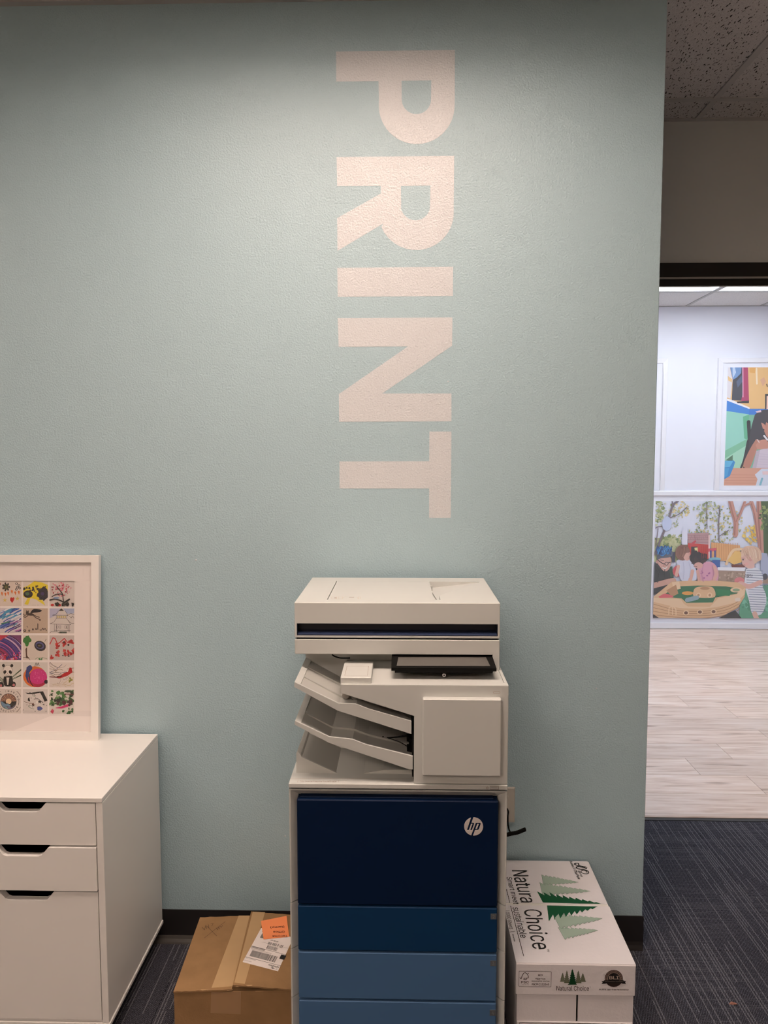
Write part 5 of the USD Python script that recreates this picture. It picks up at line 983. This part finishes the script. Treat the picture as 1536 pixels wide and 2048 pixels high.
# toddler in stripes
hp([(1250, 985), (1330, 965), (1420, 985), (1465, 1090), (1460, 1200), (1500, 1300), (1500, 1420), (1440, 1550), (1330, 1540), (1290, 1380), (1230, 1180)], L(226, 228, 234), True)
for k in range(18): y = 1000 + k * 30; hl([(1262 if y < 1180 else 1275 + (y - 1180) * .12, y), (1460 if y < 1180 else 1495, y + 8)], 7, L(120, 128, 150), False)
hl([(1360, 1540), (1400, 1640)], 60, L(228, 184, 165), False); he(1310, 820, 118, 115, L(232, 196, 168)); hp([(1190, 840), (1270, 800), (1330, 860), (1360, 960), (1280, 975), (1210, 930)], L(232, 186, 172), True); hp([(1180, 790), (1230, 710), (1330, 695), (1430, 740), (1445, 860), (1380, 890), (1330, 840), (1260, 790)], L(228, 190, 160), True); he(1310, 858, 22, 30, L(222, 160, 148)); he(1216, 868, 10, 9, L(60, 50, 60))
hl([(1430, 1150), (1300, 1200), (1200, 1180)], 62, L(228, 178, 164)); he(1170, 1130, 62, 44, L(222, 130, 132)); he(1190, 1170, 48, 34, L(230, 180, 168)); textpx(p, 'DIRTY', (1290 + 1238 / 6.244, 980 + 1085 / 6.244), (1290 + 1335 / 6.244, 980 + 1090 / 6.244), (1290 + 1238 / 6.244, 980 + 1050 / 6.244), L(50, 48, 55), True)
# tan boat-shaped water table
TAN, TAND, TANL = L(226, 184, 138), L(188, 140, 98), L(238, 204, 164)
hp([(85, 1340), (330, 1140), (560, 1130), (900, 1130), (1150, 1150), (1250, 1210), (1235, 1330), (1150, 1470), (980, 1560), (700, 1600), (85, 1600)], TAN); hp([(180, 1330), (400, 1200), (650, 1190), (1000, 1200), (1180, 1230), (1140, 1290), (870, 1340), (840, 1400), (510, 1405), (450, 1350)], L(40, 112, 70)); hp([(330, 1150), (420, 1140), (440, 1230), (350, 1250)], TANL); hp([(260, 1250), (380, 1180), (410, 1290), (330, 1330)], TAND)
hp([(590, 1290), (620, 1220), (720, 1200), (840, 1215), (865, 1330), (700, 1345), (600, 1330)], TAN, True); he(740, 1225, 60, 18, TAND); he(660, 1310, 30, 32, TANL); he(660, 1310, 15, 16, TAND); he(800, 1310, 32, 34, TANL); he(800, 1310, 16, 17, TAND); he(525, 1285, 72, 24, L(230, 160, 70)); he(1130, 1245, 72, 32, TANL); he(1130, 1245, 45, 18, L(150, 170, 130)); hl([(520, 1370), (640, 1340)], 56, L(150, 172, 180)); hp([(160, 1330), (250, 1290), (350, 1335), (180, 1345)], L(225, 100, 105), True); hp([(880, 1230), (1060, 1250), (1050, 1320), (880, 1310)], L(30, 130, 75))
hp([(90, 1345), (300, 1350), (440, 1360), (480, 1420), (530, 1450), (800, 1455), (860, 1400), (900, 1350), (1130, 1300), (1240, 1220), (1235, 1300), (1130, 1400), (880, 1460), (700, 1480), (420, 1470), (90, 1390)], TANL)
for k in range(4): hl([(95, 1420 + k * 45), (400, 1500 + k * 28), (720, 1510 + k * 28), (1000, 1460 + k * 34), (1170, 1380 + k * 36)], 8, TAND)
for x, y in ((505, 1530), (678, 1520), (848, 1515)): he(x, y, 38, 32, TANL); he(x, y, 24, 20, L(120, 78, 55))
hl([(290, 1550), (295, 1470), (335, 1450), (375, 1480), (380, 1555)], 13, TANL); hl([(335, 1460), (335, 1550)], 9, TANL, False); he(1150, 1365, 36, 24, L(235, 215, 195)); hp([(85, 1540), (180, 1600), (85, 1600)], L(50, 42, 42)); hp([(900, 1600), (1120, 1500), (1200, 1600)], L(45, 45, 40))
# hair strands, folds and soft tones of the photograph
for k in range(26): a = RR.uniform(0, 1); hl([(390 + a * 140, 700 + RR.uniform(0, 40)), (395 + a * 130, 760 + RR.uniform(0, 30)), (400 + a * 90, 830)], 4, RR.choice([L(160, 116, 96), L(118, 80, 66), L(176, 132, 110)]))
for k in range(30): a = RR.uniform(0, 1); hl([(1200 + a * 220, 715 + RR.uniform(0, 50)), (1220 + a * 210, 780 + RR.uniform(-10, 20)), (1250 + a * 180, 850 + RR.uniform(-10, 30))], 4, RR.choice([L(240, 206, 176), L(214, 172, 140), L(248, 222, 196), L(205, 160, 132)]))
for k in range(22): a = RR.uniform(0, 1); hl([(145 + a * 170, 790 + RR.uniform(-10, 10)), (155 + a * 170, 750), (175 + a * 165, 712 + RR.uniform(-12, 12))], 6, RR.choice([L(58, 140, 200), L(35, 95, 160), L(90, 165, 215), L(28, 70, 125)]))
for pts, c in (([(470, 900), (480, 1000), (470, 1110)], L(196, 198, 218)), ([(540, 900), (560, 980), (545, 1090)], L(200, 202, 222)), ([(430, 920), (440, 1020)], L(228, 230, 242)), ([(720, 930), (700, 1040), (720, 1140)], L(206, 144, 166)), ([(830, 940), (850, 1020), (830, 1120)], L(206, 144, 166)), ([(130, 960), (170, 1050), (150, 1150)], L(58, 60, 58)), ([(240, 990), (230, 1090)], L(34, 36, 34))): hl(pts, 9, c)
he(545, 790, 12, 18, L(214, 160, 146)); hl([(530, 850), (556, 846)], 5, L(190, 120, 110)); hl([(600, 948), (640, 955)], 5, L(60, 40, 38)); hl([(1222, 930), (1240, 936)], 6, L(205, 120, 118)); hl([(1205, 850), (1232, 848)], 5, L(170, 130, 110)); he(1262, 920, 26, 20, L(238, 180, 168)); he(228, 940, 10, 16, L(200, 150, 134)); hl([(180, 868), (225, 880)], 6, L(70, 60, 66))
for k in range(9): hl([(560 + k * 26, 548 + RR.uniform(0, 90)), (572 + k * 26, 560 + RR.uniform(0, 90))], 4, L(168, 126, 130), False)
for k in range(4): hl([(700 + k * 22, 690), (702 + k * 22, 850)], 3, L(176, 48, 42), False)
p.build(t, 'photo_print')
